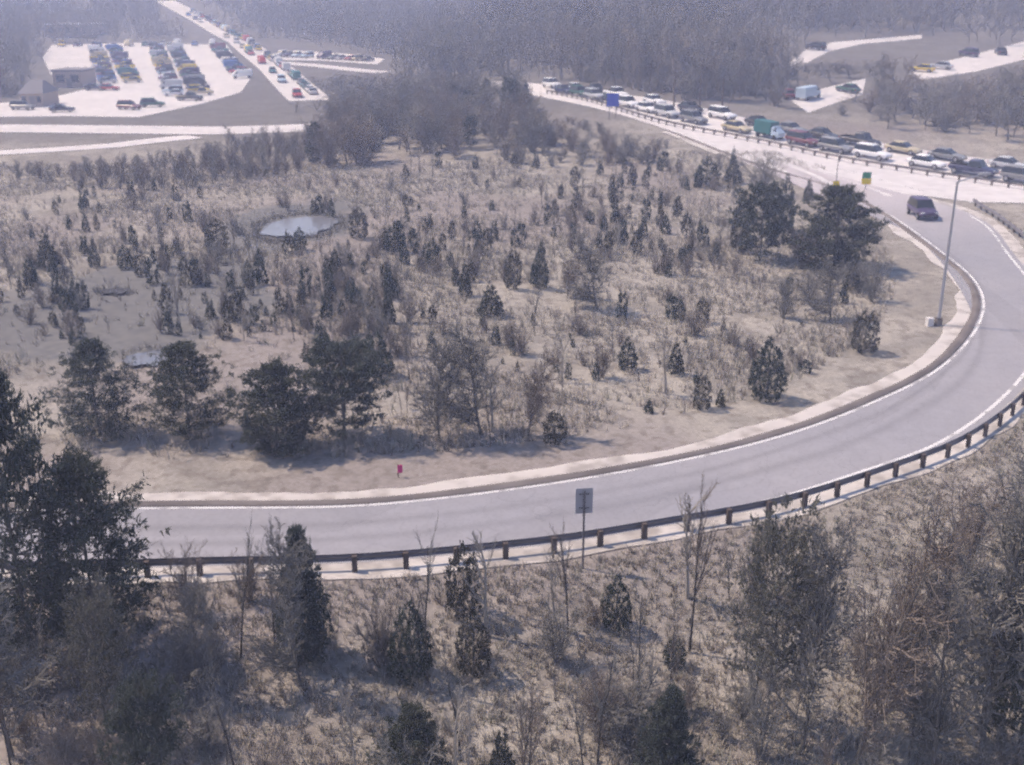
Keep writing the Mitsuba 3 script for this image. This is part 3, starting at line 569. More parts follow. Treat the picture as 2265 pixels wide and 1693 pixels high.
for tries in range(20000):
    y = 165 * (620 / 165) ** rng.random(); x = rng.uniform(-0.56, 0.56) * y
    if cnt >= 1300: break
    if (x > -22 and y < 215 and x < 14) or CLEAR_ALL.contains(shapely.Point(x, y)) or CLEAR_ALL.distance(shapely.Point(x, y - 0)) < 5: continue
    if x < -14 and y < 205: continue
    flat = 1.0
    if in_gap(x, y, 10, 22):
        flat = 0.42 if not in_gap(x, y, 4.2, 20) else 0.2
        if flat == 0.2 and in_gap(x, y, 2.0, 17): continue
    cnt += 1
    scene['far_woods__%03d' % cnt] = {'type': 'instance', 'to_world': T().translate([x, y, float(ZF(x, y))]).rotate([0, 0, 1], float(rng.uniform(0, 360))).scale([1, 1, flat]), 'shapes': {'type': 'ref', 'id': 'proto_clump_%d' % rng.integers(4)}}
labels['far_woods'] = {'label': 'hazy leafless woods covering the far hills', 'category': 'woods', 'kind': 'stuff'}

# dry grass tufts: one mass
def grass(n, sampler, hmin, hmax, seed, blades=7):
    g = np.random.default_rng(seed); P = sampler(g, n); n = len(P)
    base = np.c_[P, ZF(P[:, 0], P[:, 1])]
    b = np.repeat(base, blades, 0); N = len(b); hh = np.repeat(g.uniform(hmin, hmax, n), blades) * g.uniform(.6, 1.1, N)
    th = g.uniform(0, 2 * np.pi, N); b = b + np.c_[np.cos(th), np.sin(th), 0 * th] * (g.uniform(0, 0.16, N) * np.sqrt(hh / 0.4))[:, None]
    lean = g.uniform(0.1, 0.75, N) * hh; w = 0.014 + 0.03 * hh * g.random(N)
    t2 = th + g.normal(0, .6, N); tip = b + np.c_[np.cos(t2) * lean, np.sin(t2) * lean, hh]
    sd = np.c_[-np.sin(t2), np.cos(t2), 0 * th] * w[:, None]
    v = np.stack([b - sd, b + sd, tip], 1).reshape(-1, 3); f = np.arange(3 * N).reshape(-1, 3)
    pal = np.array([(0.43, 0.395, 0.335), (0.345, 0.315, 0.27), (0.265, 0.242, 0.213), (0.355, 0.313, 0.282), (0.3, 0.295, 0.24), (0.18, 0.155, 0.14)])
    c = np.repeat(pal[g.choice(6, n, p=[.3, .25, .15, .12, .1, .08])], blades * 3, 0)
    return v, f, c
def inf_sampler(g, n):
    y = g.uniform(42, 142, n * 2); x = g.uniform(-0.55, 0.42, n * 2) * y
    p = np.c_[x, y]; o = outside(p[:, 0], p[:, 1])
    marsh = np.min([np.hypot((x - m[0]) / m[2], (y - m[1]) / m[3]) for m in MARSH], 0)
    pondq = np.min([np.hypot((x - c[0]) / a, (y - c[1]) / b) for c, a, b, z in ponds], 0)
    keep = (o < -10.8) & (g.random(len(p)) < np.where(marsh < 0.85, 0.12, 1)) & (pondq > 1.0) & (meshkit.fbm(np.c_[p * 0.13, 0 * x], 3, 5) + g.normal(0, .12, len(x)) > 0.45)
    return p[keep][:n]
def fg_sampler(g, n):
    y = g.uniform(26, 62, n * 2); x = g.uniform(-0.56, 0.56, n * 2) * y; p = np.c_[x, y]; o = outside(p[:, 0], p[:, 1])
    return p[(o > 0.8)][:n]
def reed_sampler(g, n):
    out = []
    for (c, a, b, z), m in zip(ponds, (n, n // 14, n // 14)):
        th = g.uniform(0, 2 * np.pi, m); r = 1.05 + np.abs(g.normal(0, .22, m)) - 0.08 * g.random(m)
        out.append(np.c_[c[0] + a * r * np.cos(th), c[1] + b * r * np.sin(th)])
    return np.vstack(out)
v3, f3, c3 = grass(620, reed_sampler, 0.2, 0.6, 9, 6)
v1, f1, c1 = grass(26000, inf_sampler, 0.2, 0.75, 3); v2, f2, c2 = grass(15000, fg_sampler, 0.10, 0.4, 4, 8)
scene['dry_grass'] = mikit.ply((np.vstack([v1, v2, v3]), np.vstack([f1, f2 + len(v1), f3 + len(v1) + len(v2)])), 'straw', color=np.vstack([c1, c2, c3 * 0.7]))
labels['dry_grass'] = {'label': 'tufts of dry tan grass across infield and slope', 'category': 'grass', 'kind': 'stuff'}

# ------------------------------------------------------------------ guardrails: rail sections and posts
WPROF = np.array([(0.0, 0.0), (0.035, 0.03), (0.075, 0.075), (0.035, 0.12), (0.035, 0.19), (0.075, 0.235), (0.035, 0.28), (0.0, 0.31)])
def rail_mesh(c, side, z0):
    n = normals(c) * side; k = len(WPROF)
    P = np.vstack([WPROF, (WPROF - [0.012, 0])[::-1]])
    z = ZF(c[:, 0], c[:, 1]); m2 = len(P)
    v = np.concatenate([np.c_[c + n * a, z + z0 + b][:, None] for a, b in P], 1).reshape(-1, 3)
    i = (np.arange(len(c) - 1)[:, None] * m2 + np.arange(m2)[None]).ravel(); j = (np.arange(len(c) - 1)[:, None] * m2 + (np.arange(m2)[None] + 1) % m2).ravel()
    f = np.vstack([np.c_[i, j, j + m2], np.c_[i, j + m2, i + m2]])
    return trimesh.Trimesh(v, f, process=False)
def box(cx, cy, z0, z1, wx, wy, ang):
    b = trimesh.creation.box([wx, wy, z1 - z0]); b.apply_transform(trimesh.transformations.rotation_matrix(ang, [0, 0, 1])); b.apply_translation([cx, cy, (z0 + z1) / 2]); return b
def guardrail(c, side, label, post_at=-0.14, spacing=1.905, z0=0.42, section=7.62, posts=True):
    key = numbered('guardrail'); labels[key] = {'label': label, 'category': 'guardrail'}
    s = np.r_[0, np.cumsum(np.hypot(*np.diff(c, axis=0).T))]; L = s[-1]; seen = {}
    def part(nm):
        k = seen.get(nm, 0); seen[nm] = k + 1; return key + '__' + (nm if not k else '%s_%03d' % (nm, k))
    def pos(q): return np.c_[np.interp(q, s, c[:, 0]), np.interp(q, s, c[:, 1])]
    q = 0.0
    while q < L - 1:
        cc = pos(np.linspace(q, min(q + section + 0.0, L), 6)); scene[part('rail')] = mikit.ply(rail_mesh(cc, side, z0), 'steel', smooth=False); q += section
    nn = normals(c) * side
    for q in np.arange(0.4, L, spacing):
        p = pos([q])[0]; i = min(np.searchsorted(s, q), len(c) - 1); n = nn[i]; a = math.atan2(n[1], n[0]); z = float(ZF(*p))
        o = p + n * post_at
        scene[part('post')] = mikit.ply(trimesh.util.concatenate([box(*o, z - 0.9, z + z0 + 0.28, 0.15, 0.2, a), box(*(p + n * (post_at / 2 + 0.001)), z + z0 + 0.03, z + z0 + 0.27, abs(post_at) - 0.15 + 0.13, 0.15, a)]), 'post_wood')
    return key
guardrail(outer[:np.argmax(np.cumsum((outer[:, 1] > 80).astype(int)) > 0)], -OUT, 'long near guardrail on dark posts along the outside of the loop ramp')
gr2 = chain([(2100, 444), (2150, 475), (2211, 522), (2300, 590)], 0.8)
guardrail(gr2, 1.0, 'short guardrail on the outside of the ramp beside the highway')
hn = offset(hw_near, 0)
guardrail(hn[int(len(hn) * 0.2):], -1.0, 'long dark guardrail between the queued vehicles and the exit lane')
# ------------------------------------------------------------------ poles, signs
def cyl(p0, p1, r0, r1, n=10): v, f = tubes([[*p0, *p1, r0, r1]], n); return trimesh.Trimesh(v, f, process=False)
def thing(name, label, cat, parts, grp=None):
    k = numbered(name); labels[k] = {'label': label, 'category': cat}; seen = {}
    if grp: labels[k]['group'] = grp
    for nm, me, b in parts:
        c = seen.get(nm, 0); seen[nm] = c + 1
        scene[k + '__' + (nm if not c else '%s_%03d' % (nm, c))] = mikit.ply(me, b, smooth=30 if b in ('hub',) else False)
    return k
b = at(2025, 703); h = height_to(b, 392); X, Y, Z = b
thing('lamp_pole', 'tall grey lamp pole inside the right bend of the ramp', 'lamp pole', [
    ('pole', cyl((X, Y, Z + .5), (X, Y, Z + h), .12, .07), 'steel_pale'), ('base', cyl((X, Y, Z - .1), (X, Y, Z + .5), .26, .24), 'berm_mat'),
    ('arm', cyl((X, Y, Z + h - .05), (X + 1.7, Y + 0.6, Z + h + .35), .05, .035, 6), 'steel_pale'), ('lamp_head', box(X + 1.95, Y + .7, Z + h + .3, Z + h + .45, .75, .3, .34), 'steel_pale'), ('cabinet', box(X - .62, Y - .1, Z, Z + .55, .4, .35, .2), 'wall_white')])
b = at(1258, 1228); X, Y, Z = b; h0, h1 = height_to(b, 1110), height_to(b, 1056)
ang = 0.12
thing('road_sign', 'grey back of a rectangular road sign on a thin post behind the guardrail', 'sign', [
    ('post', box(X, Y, Z - .3, Z + h1 - .08, .07, .06, ang), 'steel'), ('panel', box(X, Y + .055, Z + h0, Z + h1, px(b, 37), .012, ang), 'sign_back'), ('bracket', box(X, Y + 0.04, Z + h0 + .2, Z + h0 + .25, .4, .02, ang), 'steel'), ('bracket', box(X, Y + 0.04, Z + h1 - .25, Z + h1 - .2, .4, .02, ang), 'steel')])
b = at(1868, 412); X, Y, Z = b; h1 = height_to(b, 372)
thing('gore_sign', 'small yellow and green sign at the gore of the exit lane', 'sign', [('post', box(X, Y, Z, Z + h1, .08, .08, .3), 'steel'), ('panel', box(X, Y - .06, Z + h1 * .35, Z + h1 * .66, px(b, 20), .03, -.1), 'sign_yellow'), ('panel', box(X, Y - .06, Z + h1 * .67, Z + h1, px(b, 18), .03, -.1), 'sign_green')])
b = at(1803, 418); X, Y, Z = b; h1 = height_to(b, 338)
thing('marker_pole', 'thin post with a yellow plate beside the upper ramp edge', 'post', [('pole', cyl((X, Y, Z - .2), (X, Y, Z + h1), .05, .04, 8), 'steel'), ('plate', box(X, Y - .07, Z + h1 * .12, Z + h1 * .34, px(b, 14), .02, 0), 'sign_yellow')])
b = at(1322, 258); X, Y, Z = b; h1 = height_to(b, 202)
thing('blue_sign', 'blue service sign on two posts beside the exit lane', 'sign', [('post', box(X - .5, Y, Z - .2, Z + h1 - .1, .12, .1, 0), 'steel'), ('post', box(X + .5, Y, Z - .2, Z + h1 - .1, .12, .1, 0), 'steel'), ('panel', box(X, Y - .08, Z + h1 * .5, Z + h1, px(b, 26), .04, 0), 'sign_blue')])
b = at(860, 1031); X, Y, Z = b
thing('marker_stake', 'short pink marker stake on the verge by the kerb', 'stake', [('stake', cyl((X, Y, Z - .1), (X, Y, Z + .62), .03, .02, 6), 'post_wood'), ('flag', trimesh.util.concatenate([box(X + .09, Y, Z + .22, Z + .6, .22, .02, .3)]), 'flag_pink')])
for i, (x, yb, yt) in enumerate([(1403, 222, 140), (1455, 232, 150), (1510, 240, 140), (1558, 250, 165)]):
    b = at(x, yb); X, Y, Z = b; hh = height_to(b, yt)
    thing('utility_pole', ['leftmost', 'second', 'third', 'rightmost'][i] + ' of four wooden utility poles on the bank behind the highway', 'pole', [('pole', cyl((X, Y, Z - .3), (X, Y, Z + hh), .16, .11), 'post_wood'), ('crossarm', box(X, Y - .13, Z + hh - .6, Z + hh - .45, 2.2, .12, .5), 'post_wood')], )

# ------------------------------------------------------------------ vehicles (x forward)
def loft(st, n_pow=4.0, k=14):
    """st rows: x, half width, z low, z high; rounded sections"""
    a = np.arange(k) * 2 * np.pi / k + np.pi / k
    ca, sa = np.cos(a), np.sin(a); e = 2 / n_pow
    sx, sz = np.sign(ca) * np.abs(ca) ** e, np.sign(sa) * np.abs(sa) ** e
    v = np.concatenate([np.c_[np.full(k, x), sx * w, (lo + hi) / 2 + sz * (hi - lo) / 2] for x, w, lo, hi in st])
    i = (np.arange(len(st) - 1)[:, None] * k + np.arange(k)[None]).ravel(); j = (np.arange(len(st) - 1)[:, None] * k + (np.arange(k)[None] + 1) % k).ravel()
    f = [np.c_[i, j, j + k], np.c_[i, j + k, i + k]]
    for s0, flip in ((0, True), ((len(st) - 1) * k, False)):
        t = np.c_[np.full(k - 2, s0), s0 + np.arange(1, k - 1), s0 + np.arange(2, k)]; f.append(t[:, ::-1] if flip else t)
    return trimesh.Trimesh(v, np.vstack(f)[:, ::-1], process=False)
def prism(side, w0, w1, zb, zt):
    """greenhouse: side outline (x, z); width runs from w0 at zb to w1 at zt"""
    s = np.array(side, float); w = w0 + (w1 - w0) * (s[:, 1] - zb) / (zt - zb); n = len(s)
    v = np.vstack([np.c_[s[:, 0], w, s[:, 1]], np.c_[s[:, 0], -w, s[:, 1]]])
    f = [[i, (i + 1) % n, n + (i + 1) % n] for i in range(n)] + [[i, n + (i + 1) % n, n + i] for i in range(n)]
    f += [[0, i + 1, i] for i in range(1, n - 1)] + [[n, n + i, n + i + 1] for i in range(1, n - 1)]
    m = trimesh.Trimesh(v, f, process=False); m.fix_normals(); return m
def wheel_mesh(x, y, r=0.33, w=0.22):
    c = trimesh.creation.cylinder(r, w, sections=14); c.apply_transform(trimesh.transformations.rotation_matrix(math.pi / 2, [1, 0, 0])); c.apply_translation([x, y, r]); return c
def hub_mesh(x, y, r=0.33): 
    c = trimesh.creation.cylinder(r * .6, 0.03, sections=10); c.apply_transform(trimesh.transformations.rotation_matrix(math.pi / 2, [1, 0, 0])); c.apply_translation([x, y + (0.115 if y > 0 else -0.115), r]); return c
def bxm(x0, x1, y0, y1, z0, z1): m = trimesh.creation.box([x1 - x0, y1 - y0, z1 - z0]); m.apply_translation([(x0 + x1) / 2, (y0 + y1) / 2, (z0 + z1) / 2]); return m
def vehicle(style):
    P = []
    if style in ('sedan', 'wagon', 'pickup'):
        L, W = {'sedan': (2.3, .9), 'wagon': (2.35, .95), 'pickup': (2.75, .98)}[style]; hi = {'sedan': .92, 'wagon': 1.05, 'pickup': 1.08}[style]
        lo = .28 if style == 'sedan' else .36
        P.append(('body', loft([(-L, W * .82, lo + .12, hi - .12), (-L + .12, W * .93, lo + .05, hi - .02), (-L + .7, W, lo, hi), (L - 1.3, W, lo, hi), (L - .35, W * .96, lo, hi - .12), (L - .08, W * .86, lo + .05, hi - .2), (L, W * .74, lo + .14, hi - .3)]), 'paint'))
        if style == 'sedan': sd = [(-L + .55, hi - .05), (-L + 1.15, 1.38), (.1, 1.42), (L - 1.35, hi - .08)]
        elif style == 'wagon': sd = [(-L + .1, hi - .05), (-L + .4, 1.68), (.25, 1.72), (L - 1.3, hi - .06)]
        else: sd = [(-.45, hi - .05), (-.35, 1.72), (.75, 1.74), (L - 1.45, hi - .06)]
        zt = max(q[1] for q in sd); P.append(('windows', prism(sd, W * .93, W * .74, hi - .08, zt), 'glass_dark'))
        r = [(sd[1][0] - .03, zt - .06), (sd[1][0] + .02, zt + .02), (sd[2][0] - .02, zt + .03), (sd[2][0] + .05, zt - .04)]
        P.append(('roof', prism(r, W * .79, W * .73, zt - .06, zt + .03), 'paint'))
        if style == 'pickup': P.append(('bed', bxm(-L + .12, -.6, -W * .82, W * .82, hi - .06, hi + .015), 'tyre'))
        wx = L - .85
        for x in (wx, -wx):
            for s in (1, -1): P.append(('wheel', trimesh.util.concatenate([wheel_mesh(x, s * (W - .1), .34)]), 'tyre'))
        for x in (wx, -wx):
            for s in (1, -1): P.append(('wheel__hub', hub_mesh(x, s * (W - .1), .34), 'hub'))
        for s in (1, -1): P.append(('headlight', bxm(L - .16, L - .02, s * W * .66 - .15, s * W * .66 + .15, hi - .36, hi - .22), 'lamp_clear'))
        for s in (1, -1): P.append(('taillight', bxm(-L + .0, -L + .1, s * W * .74 - .12, s * W * .74 + .12, hi - .32, hi - .14), 'lamp_red'))
        P.append(('bumper', bxm(L - .1, L + .04, -W * .72, W * .72, lo + .06, lo + .2), 'glass_dark'))
    elif style == 'van':
        P.append(('body', loft([(-2.6, .9, .45, 2.0), (-2.45, .98, .38, 2.12), (1.0, .98, .36, 2.12), (1.55, .97, .36, 1.75), (2.3, .95, .38, 1.1), (2.6, .85, .45, .95)], 6), 'paint'))
        P.append(('windows', prism([(1.02, 1.3), (1.08, 1.98), (1.2, 1.98), (1.95, 1.3)], .99, .93, 1.3, 1.98), 'glass_dark'))
        for x in (1.7, -1.7):
            for s in (1, -1): P.append(('wheel', wheel_mesh(x, s * .88, .36), 'tyre'))
    elif style == 'box_truck':
        P.append(('box', bxm(-2.6, .95, -1.05, 1.05, .8, 2.75), 'paint')); P.append(('cab', loft([(1.05, .95, .5, 2.15), (1.6, .97, .45, 2.15), (2.0, .95, .45, 1.65), (2.5, .92, .45, 1.35), (2.62, .85, .5, 1.2)], 6), 'paint_pale_blue'))
        P.append(('windows', prism([(1.35, 1.45), (1.4, 2.0), (1.72, 2.0), (2.1, 1.45)], .985, .9, 1.45, 2.0), 'glass_dark')); P.append(('chassis', bxm(-2.5, 2.4, -.45, .45, .5, .78), 'tyre'))
        for x in (1.8, -1.7):
            for s in (1, -1): P.append(('wheel', wheel_mesh(x, s * .88, .4, .26), 'tyre'))
    return P
_vehicle = vehicle
def vehicle(style):
    P = _vehicle(style)
    if style == 'box_truck':
        for _, m, _b in P: m.apply_scale(0.82)
    return P
VP = {s: [(n, mikit.ply(m, 'tyre', smooth=35), b) for n, m, b in vehicle(s)] for s in ('sedan', 'wagon', 'pickup', 'van', 'box_truck')}
VG = {}
def vehicle_group(style, col):
    k = 'proto_%s_%s' % (style, col)
    if k not in VG:
        d, seen = {}, {}
        for n, pl, b in VP[style]:
            c = seen.get(n, 0); seen[n] = c + 1
            a, _, z = n.partition('__'); nm = a if not c else '%s_%03d' % (a, c)
            d[nm + ('__' + z if z else '')] = {**pl, 'bsdf': {'type': 'ref', 'id': 'paint_' + col if b == 'paint' else b}}
        add_group(k, d); VG[k] = 1
    return k
KIND = {'sedan': 'parked_car', 'wagon': 'parked_car', 'pickup': 'pickup_truck', 'van': 'van', 'box_truck': 'box_truck'}
VEH = []
def put_vehicle(style, col, p, head, label, cat, name=None, grp=None, zo=0.07):
    x, y = p[:2]; dx, dy = math.cos(head), math.sin(head); z = float(ZF(x, y)); slope = (float(ZF(x + dx * 2, y + dy * 2)) - float(ZF(x - dx * 2, y - dy * 2))) / 4
    t = T().translate([float(x), float(y), z + zo]).rotate([0, 0, 1], math.degrees(head)).rotate([0, 1, 0], -math.degrees(math.atan(slope)))
    k = inst(name or KIND[style], vehicle_group(style, col), t, label, cat, grp)
    if grp and '%s' in label: VEH.append((k, style, col, label, p))
    return k
CATV = {'sedan': 'car', 'wagon': 'car', 'pickup': 'pickup truck', 'van': 'van', 'box_truck': 'truck'}
# the car on the ramp
a, b = at(1900, 410), at(2030, 500); c = at(1990, 470)
put_vehicle('wagon', 'purple', c, math.atan2(b[1] - a[1], b[0] - a[0]) + 0.02, 'dark car driving alone down the upper ramp', 'car', 'car')
# the queue on the highway
hc = (resample(hw_near, 300) + resample(hw_far, 300)) / 2
hn3, hf3 = resample(hw_near, 300), resample(hw_far, 300)
Q = [(1190, .6, 'wagon', 'white', 'white car at the far head of the highway queue'), (1217, .3, 'sedan', 'navy', 'dark blue car second from the far head of the queue'), (1243, .65, 'sedan', 'white', 'small white car third from the far head of the queue'),
     (1286, .35, 'wagon', 'silver', 'silver van behind the blue service sign'), (1358, .35, 'wagon', 'white', 'white topped car right of the blue service sign'), (1402, .7, 'sedan', 'white', 'low white car in the queue beneath the first utility pole'),
     (1448, .35, 'wagon', 'silver', 'silver wagon in the queue beneath the second utility pole'), (1478, .65, 'sedan', 'black', 'black car beside the silver wagon'), (1510, .3, 'wagon', 'grey', 'grey car in the queue beneath the third utility pole'), (1545, .6, 'wagon', 'white', 'white van in the queue left of the teal truck'),
     (1598, .35, 'sedan', 'tan', 'tan car in the queue left of the teal truck'), (1630, .7, 'sedan', 'black', 'black car just left of the teal truck'), (1668, .4, 'box_truck', 'teal', 'teal box truck with pale blue cab in the queue'),
     (1726, .4, 'wagon', 'maroon', 'maroon car right of the teal truck'), (1770, .7, 'sedan', 'black', 'black car near the guardrail right of the maroon car'), (1800, .3, 'wagon', 'grey', 'grey wagon in the far lane of the queue'), (1846, .5, 'pickup', 'black', 'black pickup truck in the middle of the right half of the queue'),
     (1886, .4, 'wagon', 'white', 'white car left of the tan yellow car'), (1945, .5, 'sedan', 'tan', 'tan yellow car in the right part of the queue'), (2003, .35, 'sedan', 'white', 'white car right of the tan yellow car'), (2070, .45, 'pickup', 'navy', 'dark navy pickup truck in the right part of the queue'),
     (2135, .3, 'wagon', 'grey', 'grey car right of the navy pickup'), (2172, .6, 'sedan', 'silver', 'silver car at the right edge of the queue'), (2215, .35, 'wagon', 'silver', 'white van cut by the right edge of the picture')]
def proj(p):
    zc = p[1] * CP - (p[2] - CAM_H) * SP; return (p[0] / zc * FOCAL + PW / 2) / K
pxs = np.array([proj((*q, float(ZF(*q)))) for q in hc])
RQ = random.Random(12); LEN = {'sedan': 4.6, 'wagon': 4.7, 'pickup': 5.5, 'van': 5.2, 'box_truck': 5.4}
sq = np.r_[0, np.cumsum(np.hypot(*np.diff(hc, axis=0).T))]; taken = {0: [], 1: []}
for x, lane, st, col, lab in Q:
    ln = int(lane > .49); taken[ln].append((float(sq[int(np.argmin(np.abs(pxs - x)))]), st, col))
s_end = float(sq[int(np.argmin(np.abs(pxs - 2225)))]); s_beg = float(sq[int(np.argmin(np.abs(pxs - 1175)))])
for ln in (0, 1):
    taken[ln].sort(); at_s, row = s_beg, []
    for c0, st, col in taken[ln] + [(s_end + 4, None, None)]:
        half = LEN[st] / 2 if st else 0
        while c0 - half - at_s > 5.6:
            k = RQ.choice(['sedan', 'wagon', 'sedan', 'wagon', 'pickup']); m0 = at_s + 0.7 + LEN[k] / 2 + RQ.uniform(0, .8); row.append((m0, k, RQ.choice(['black', 'black', 'navy', 'grey', 'grey', 'maroon', 'silver', 'white', 'green']))); at_s = m0 + LEN[k] / 2
        if st: c1 = max(c0, at_s + half + .6); row.append((c1, st, col)); at_s = c1 + half
    for c0, st, col in row:
        if c0 > s_end + 6: continue
        i = min(max(int(np.searchsorted(sq, c0)), 1), 298); tdir = hc[i + 1] - hc[i - 1]; lane = .3 if ln == 0 else .72
        put_vehicle(st, col, hn3[i] * (1 - lane) + hf3[i] * lane, math.atan2(tdir[1], tdir[0]), '%s in the ' + ('near' if ln == 0 else 'far') + ' lane of the highway queue', CATV[st], 'queued_' + {'sedan': 'car', 'wagon': 'car', 'pickup': 'pickup', 'van': 'van', 'box_truck': 'truck'}[st], 'vehicles queued on the highway')
# parking lot rows
R4 = random.Random(3)
COLS = ['white', 'silver', 'silver', 'grey', 'black', 'navy', 'red', 'maroon', 'green', 'tan', 'blue', 'pale_blue', 'purple', 'yellow', 'teal', 'blue']
def car_row(a, b, step, side, label, grp, jitter=0.0, turn=0.0):
    A, B = at(*a), at(*b); L = math.hypot(B[0] - A[0], B[1] - A[1]); u = (B[:2] - A[:2]) / L; nrm = np.array([-u[1], u[0]]); hd = math.atan2(nrm[1], nrm[0]) + turn
    for q in np.arange(1.4, L, step):
        if R4.random() < 0.2: continue
        p = A[:2] + u * (q + R4.uniform(-.4, .4)) + nrm * side; label = label.replace('{side}', 'left' if nrm[0] * side < 0 else 'right')
        st = R4.choice(['sedan', 'sedan', 'wagon', 'wagon', 'pickup', 'van']); put_vehicle(st, R4.choice(COLS), p, hd + R4.gauss(0, .05) + (math.pi if R4.random() < .5 else 0), label, CATV[st], 'parked_' + {'sedan': 'car', 'wagon': 'car', 'pickup': 'pickup', 'van': 'van'}[st], grp)
for s in (-2.8, 2.8):
    car_row((225, 103), (262, 186), 5.2, s, '%s in the left lot row, {side} line', 'vehicles in the left double row')
    car_row((355, 101), (405, 208), 5.0, s, '%s in the middle lot row, {side} line', 'vehicles in the middle double row')
car_row((468, 104), (528, 176), 5.5, 0, '%s along the right edge of the parking lot', 'vehicles along the right edge of the lot')
car_row((125, 101), (480, 99), 5.5, 0, '%s in the back row of the parking lot', 'vehicles in the back row of the lot')
car_row((600, 122), (815, 134), 3.3, 0, '%s in the row beside the branch road', 'vehicles beside the branch road')
for x, y, st, col, lab in [(280, 238, 'wagon', 'maroon', 'maroon car near the front edge of the parking lot'), (410, 218, 'pickup', 'black', 'black pickup at the front right corner of the parking lot'), (135, 243, 'sedan', 'black', 'black car at the front left of the parking lot'), (50, 238, 'wagon', 'grey', 'grey car at the left entry of the parking lot'),
                            (205, 196, 'sedan', 'navy', 'navy car at the near end of the left double row'), (236, 196, 'sedan', 'red', 'red car at the near end of the left double row'), (330, 232, 'wagon', 'green', 'green car between the maroon car and the black pickup')]:
    put_vehicle(st, col, at(x, y), R4.uniform(-.3, .3), lab, CATV[st], 'parked_' + {'sedan': 'car', 'wagon': 'car', 'pickup': 'pickup'}[st])
fr = resample(far_road, 200)
for i in range(52):
    k = 4 + int(i * 3.1); tdir = fr[k + 1] - fr[k - 1]; s = R4.choice([-2, -2, 2]); nrm = np.array([-tdir[1], tdir[0]]) / np.linalg.norm(tdir); st = R4.choice(['sedan', 'wagon', 'van'])
    put_vehicle(st, R4.choice(COLS), fr[k] + nrm * s, math.atan2(tdir[1], tdir[0]) + (0 if s < 0 else math.pi), '%s on the straight road to the horizon', CATV[st], 'road_' + ('van' if st == 'van' else 'car'), 'traffic on the straight road')
for x, y, st, col, lab in [(1990, 156, 'sedan', 'yellow', 'yellow car on the right hillside lot'), (2090, 122, 'wagon', 'purple', 'purple car on the right hillside lot'), (2030, 150, 'sedan', 'silver', 'silver car on the right hillside lot'), (2160, 118, 'sedan', 'black', 'black car at the upper end of the right hillside lot'),
                            (1745, 215, 'van', 'pale_blue', 'pale blue van on the sloping lot above the highway'), (1830, 200, 'sedan', 'green', 'green car on the sloping lot above the highway'), (1700, 212, 'sedan', 'maroon', 'maroon car at the left end of the sloping lot'), (1760, 108, 'wagon', 'black', 'black car at the bend of the hillside road')]:
    put_vehicle(st, col, at(x, y), R4.uniform(0, 3.1), lab, CATV[st], 'hillside_' + ('van' if st == 'van' else 'car'))

# ------------------------------------------------------------------ buildings at the far left and behind the wood
def building(name, bx, by, w, dep, hgt, ang, wall, roof, label, gable=False, n_win=5):
    b = at(bx, by); X, Y, Z = b; W = px(b, w); M = trimesh.transformations.rotation_matrix(ang, [0, 0, 1]); M[:3, 3] = [X, Y + dep / 2, Z]
    def mv(m): m = m.copy(); m.apply_transform(M); return m
    parts = [('wall', mv(bxm(-W / 2, W / 2, -dep / 2, dep / 2, -1.5, hgt)), wall)]
    if gable: parts.append(('roof', mv(prism([(-W / 2 - .4, hgt), (W / 2 + .4, hgt), (W / 2 - 1.0, hgt + dep * .3), (-W / 2 + 1.0, hgt + dep * .3)], dep / 2 + .4, .3, hgt, hgt + dep * .3)), roof))
    else: parts.append(('roof', mv(bxm(-W / 2 - .3, W / 2 + .3, -dep / 2 - .3, dep / 2 + .3, hgt + .003, hgt + .45)), roof))
    for k in range(n_win):
        x = -W / 2 + W * (k + .5) / n_win; parts.append(('window', mv(bxm(x - W / n_win * .28, x + W / n_win * .28, -dep / 2 - .04, -dep / 2 + .05, hgt * .35, hgt * .8)), 'window_glass'))
    parts.append(('door', mv(bxm(W * .05 - .6, W * .05 + .6, -dep / 2 - .06, -dep / 2 + .05, 0, 2.1)), 'roof_grey'))
    thing(name, label, 'building', parts)
building('shop_building', 145, 82, 90, 22, 4.5, 0.05, 'wall_tan', 'roof_pale', 'long low building with a pale roof behind the parking lot')
building('shop_building', 40, 32, 120, 26, 6, 0.0, 'wall_white', 'roof_pale', 'white roofed building at the top left edge')
building('shed', 148, 190, 62, 9, 3.6, 0.0, 'wall_tan', 'roof_grey', 'grey brown shed at the left end of the parking lot', n_win=2)
building('house', 70, 232, 48, 8, 2.6, 0.0, 'wall_tan', 'roof_grey', 'small tan house left of the parking lot', True, 3)

# ------------------------------------------------------------------ labels that single out: scattered plants by their neighbours, parked vehicles by colour and order
ORD = ['', 'second ', 'third ', 'fourth ', 'fifth ', 'sixth ', 'seventh ', 'eighth ', 'ninth ', 'tenth '] + [w + ' ' for w in 'eleventh twelfth thirteenth fourteenth fifteenth sixteenth seventeenth eighteenth nineteenth twentieth'.split()]
TENS = ['', '', 'twenty', 'thirty', 'forty', 'fifty', 'sixty']
ORD += ['%s %s ' % (TENS[t], o) if o else {30: 'thirtieth ', 40: 'fortieth ', 50: 'fiftieth '}.get(t * 10, '') for t in range(2, 7) for o in [''] * (t > 2) + 'first second third fourth fifth sixth seventh eighth ninth'.split()]
def pix(p):
    zc = depth(p); return np.array([(p[0] / zc * FOCAL + PW / 2) / K, ((-(p[2] - CAM_H) * CP - p[1] * SP) / zc * FOCAL + PH / 2) / K])
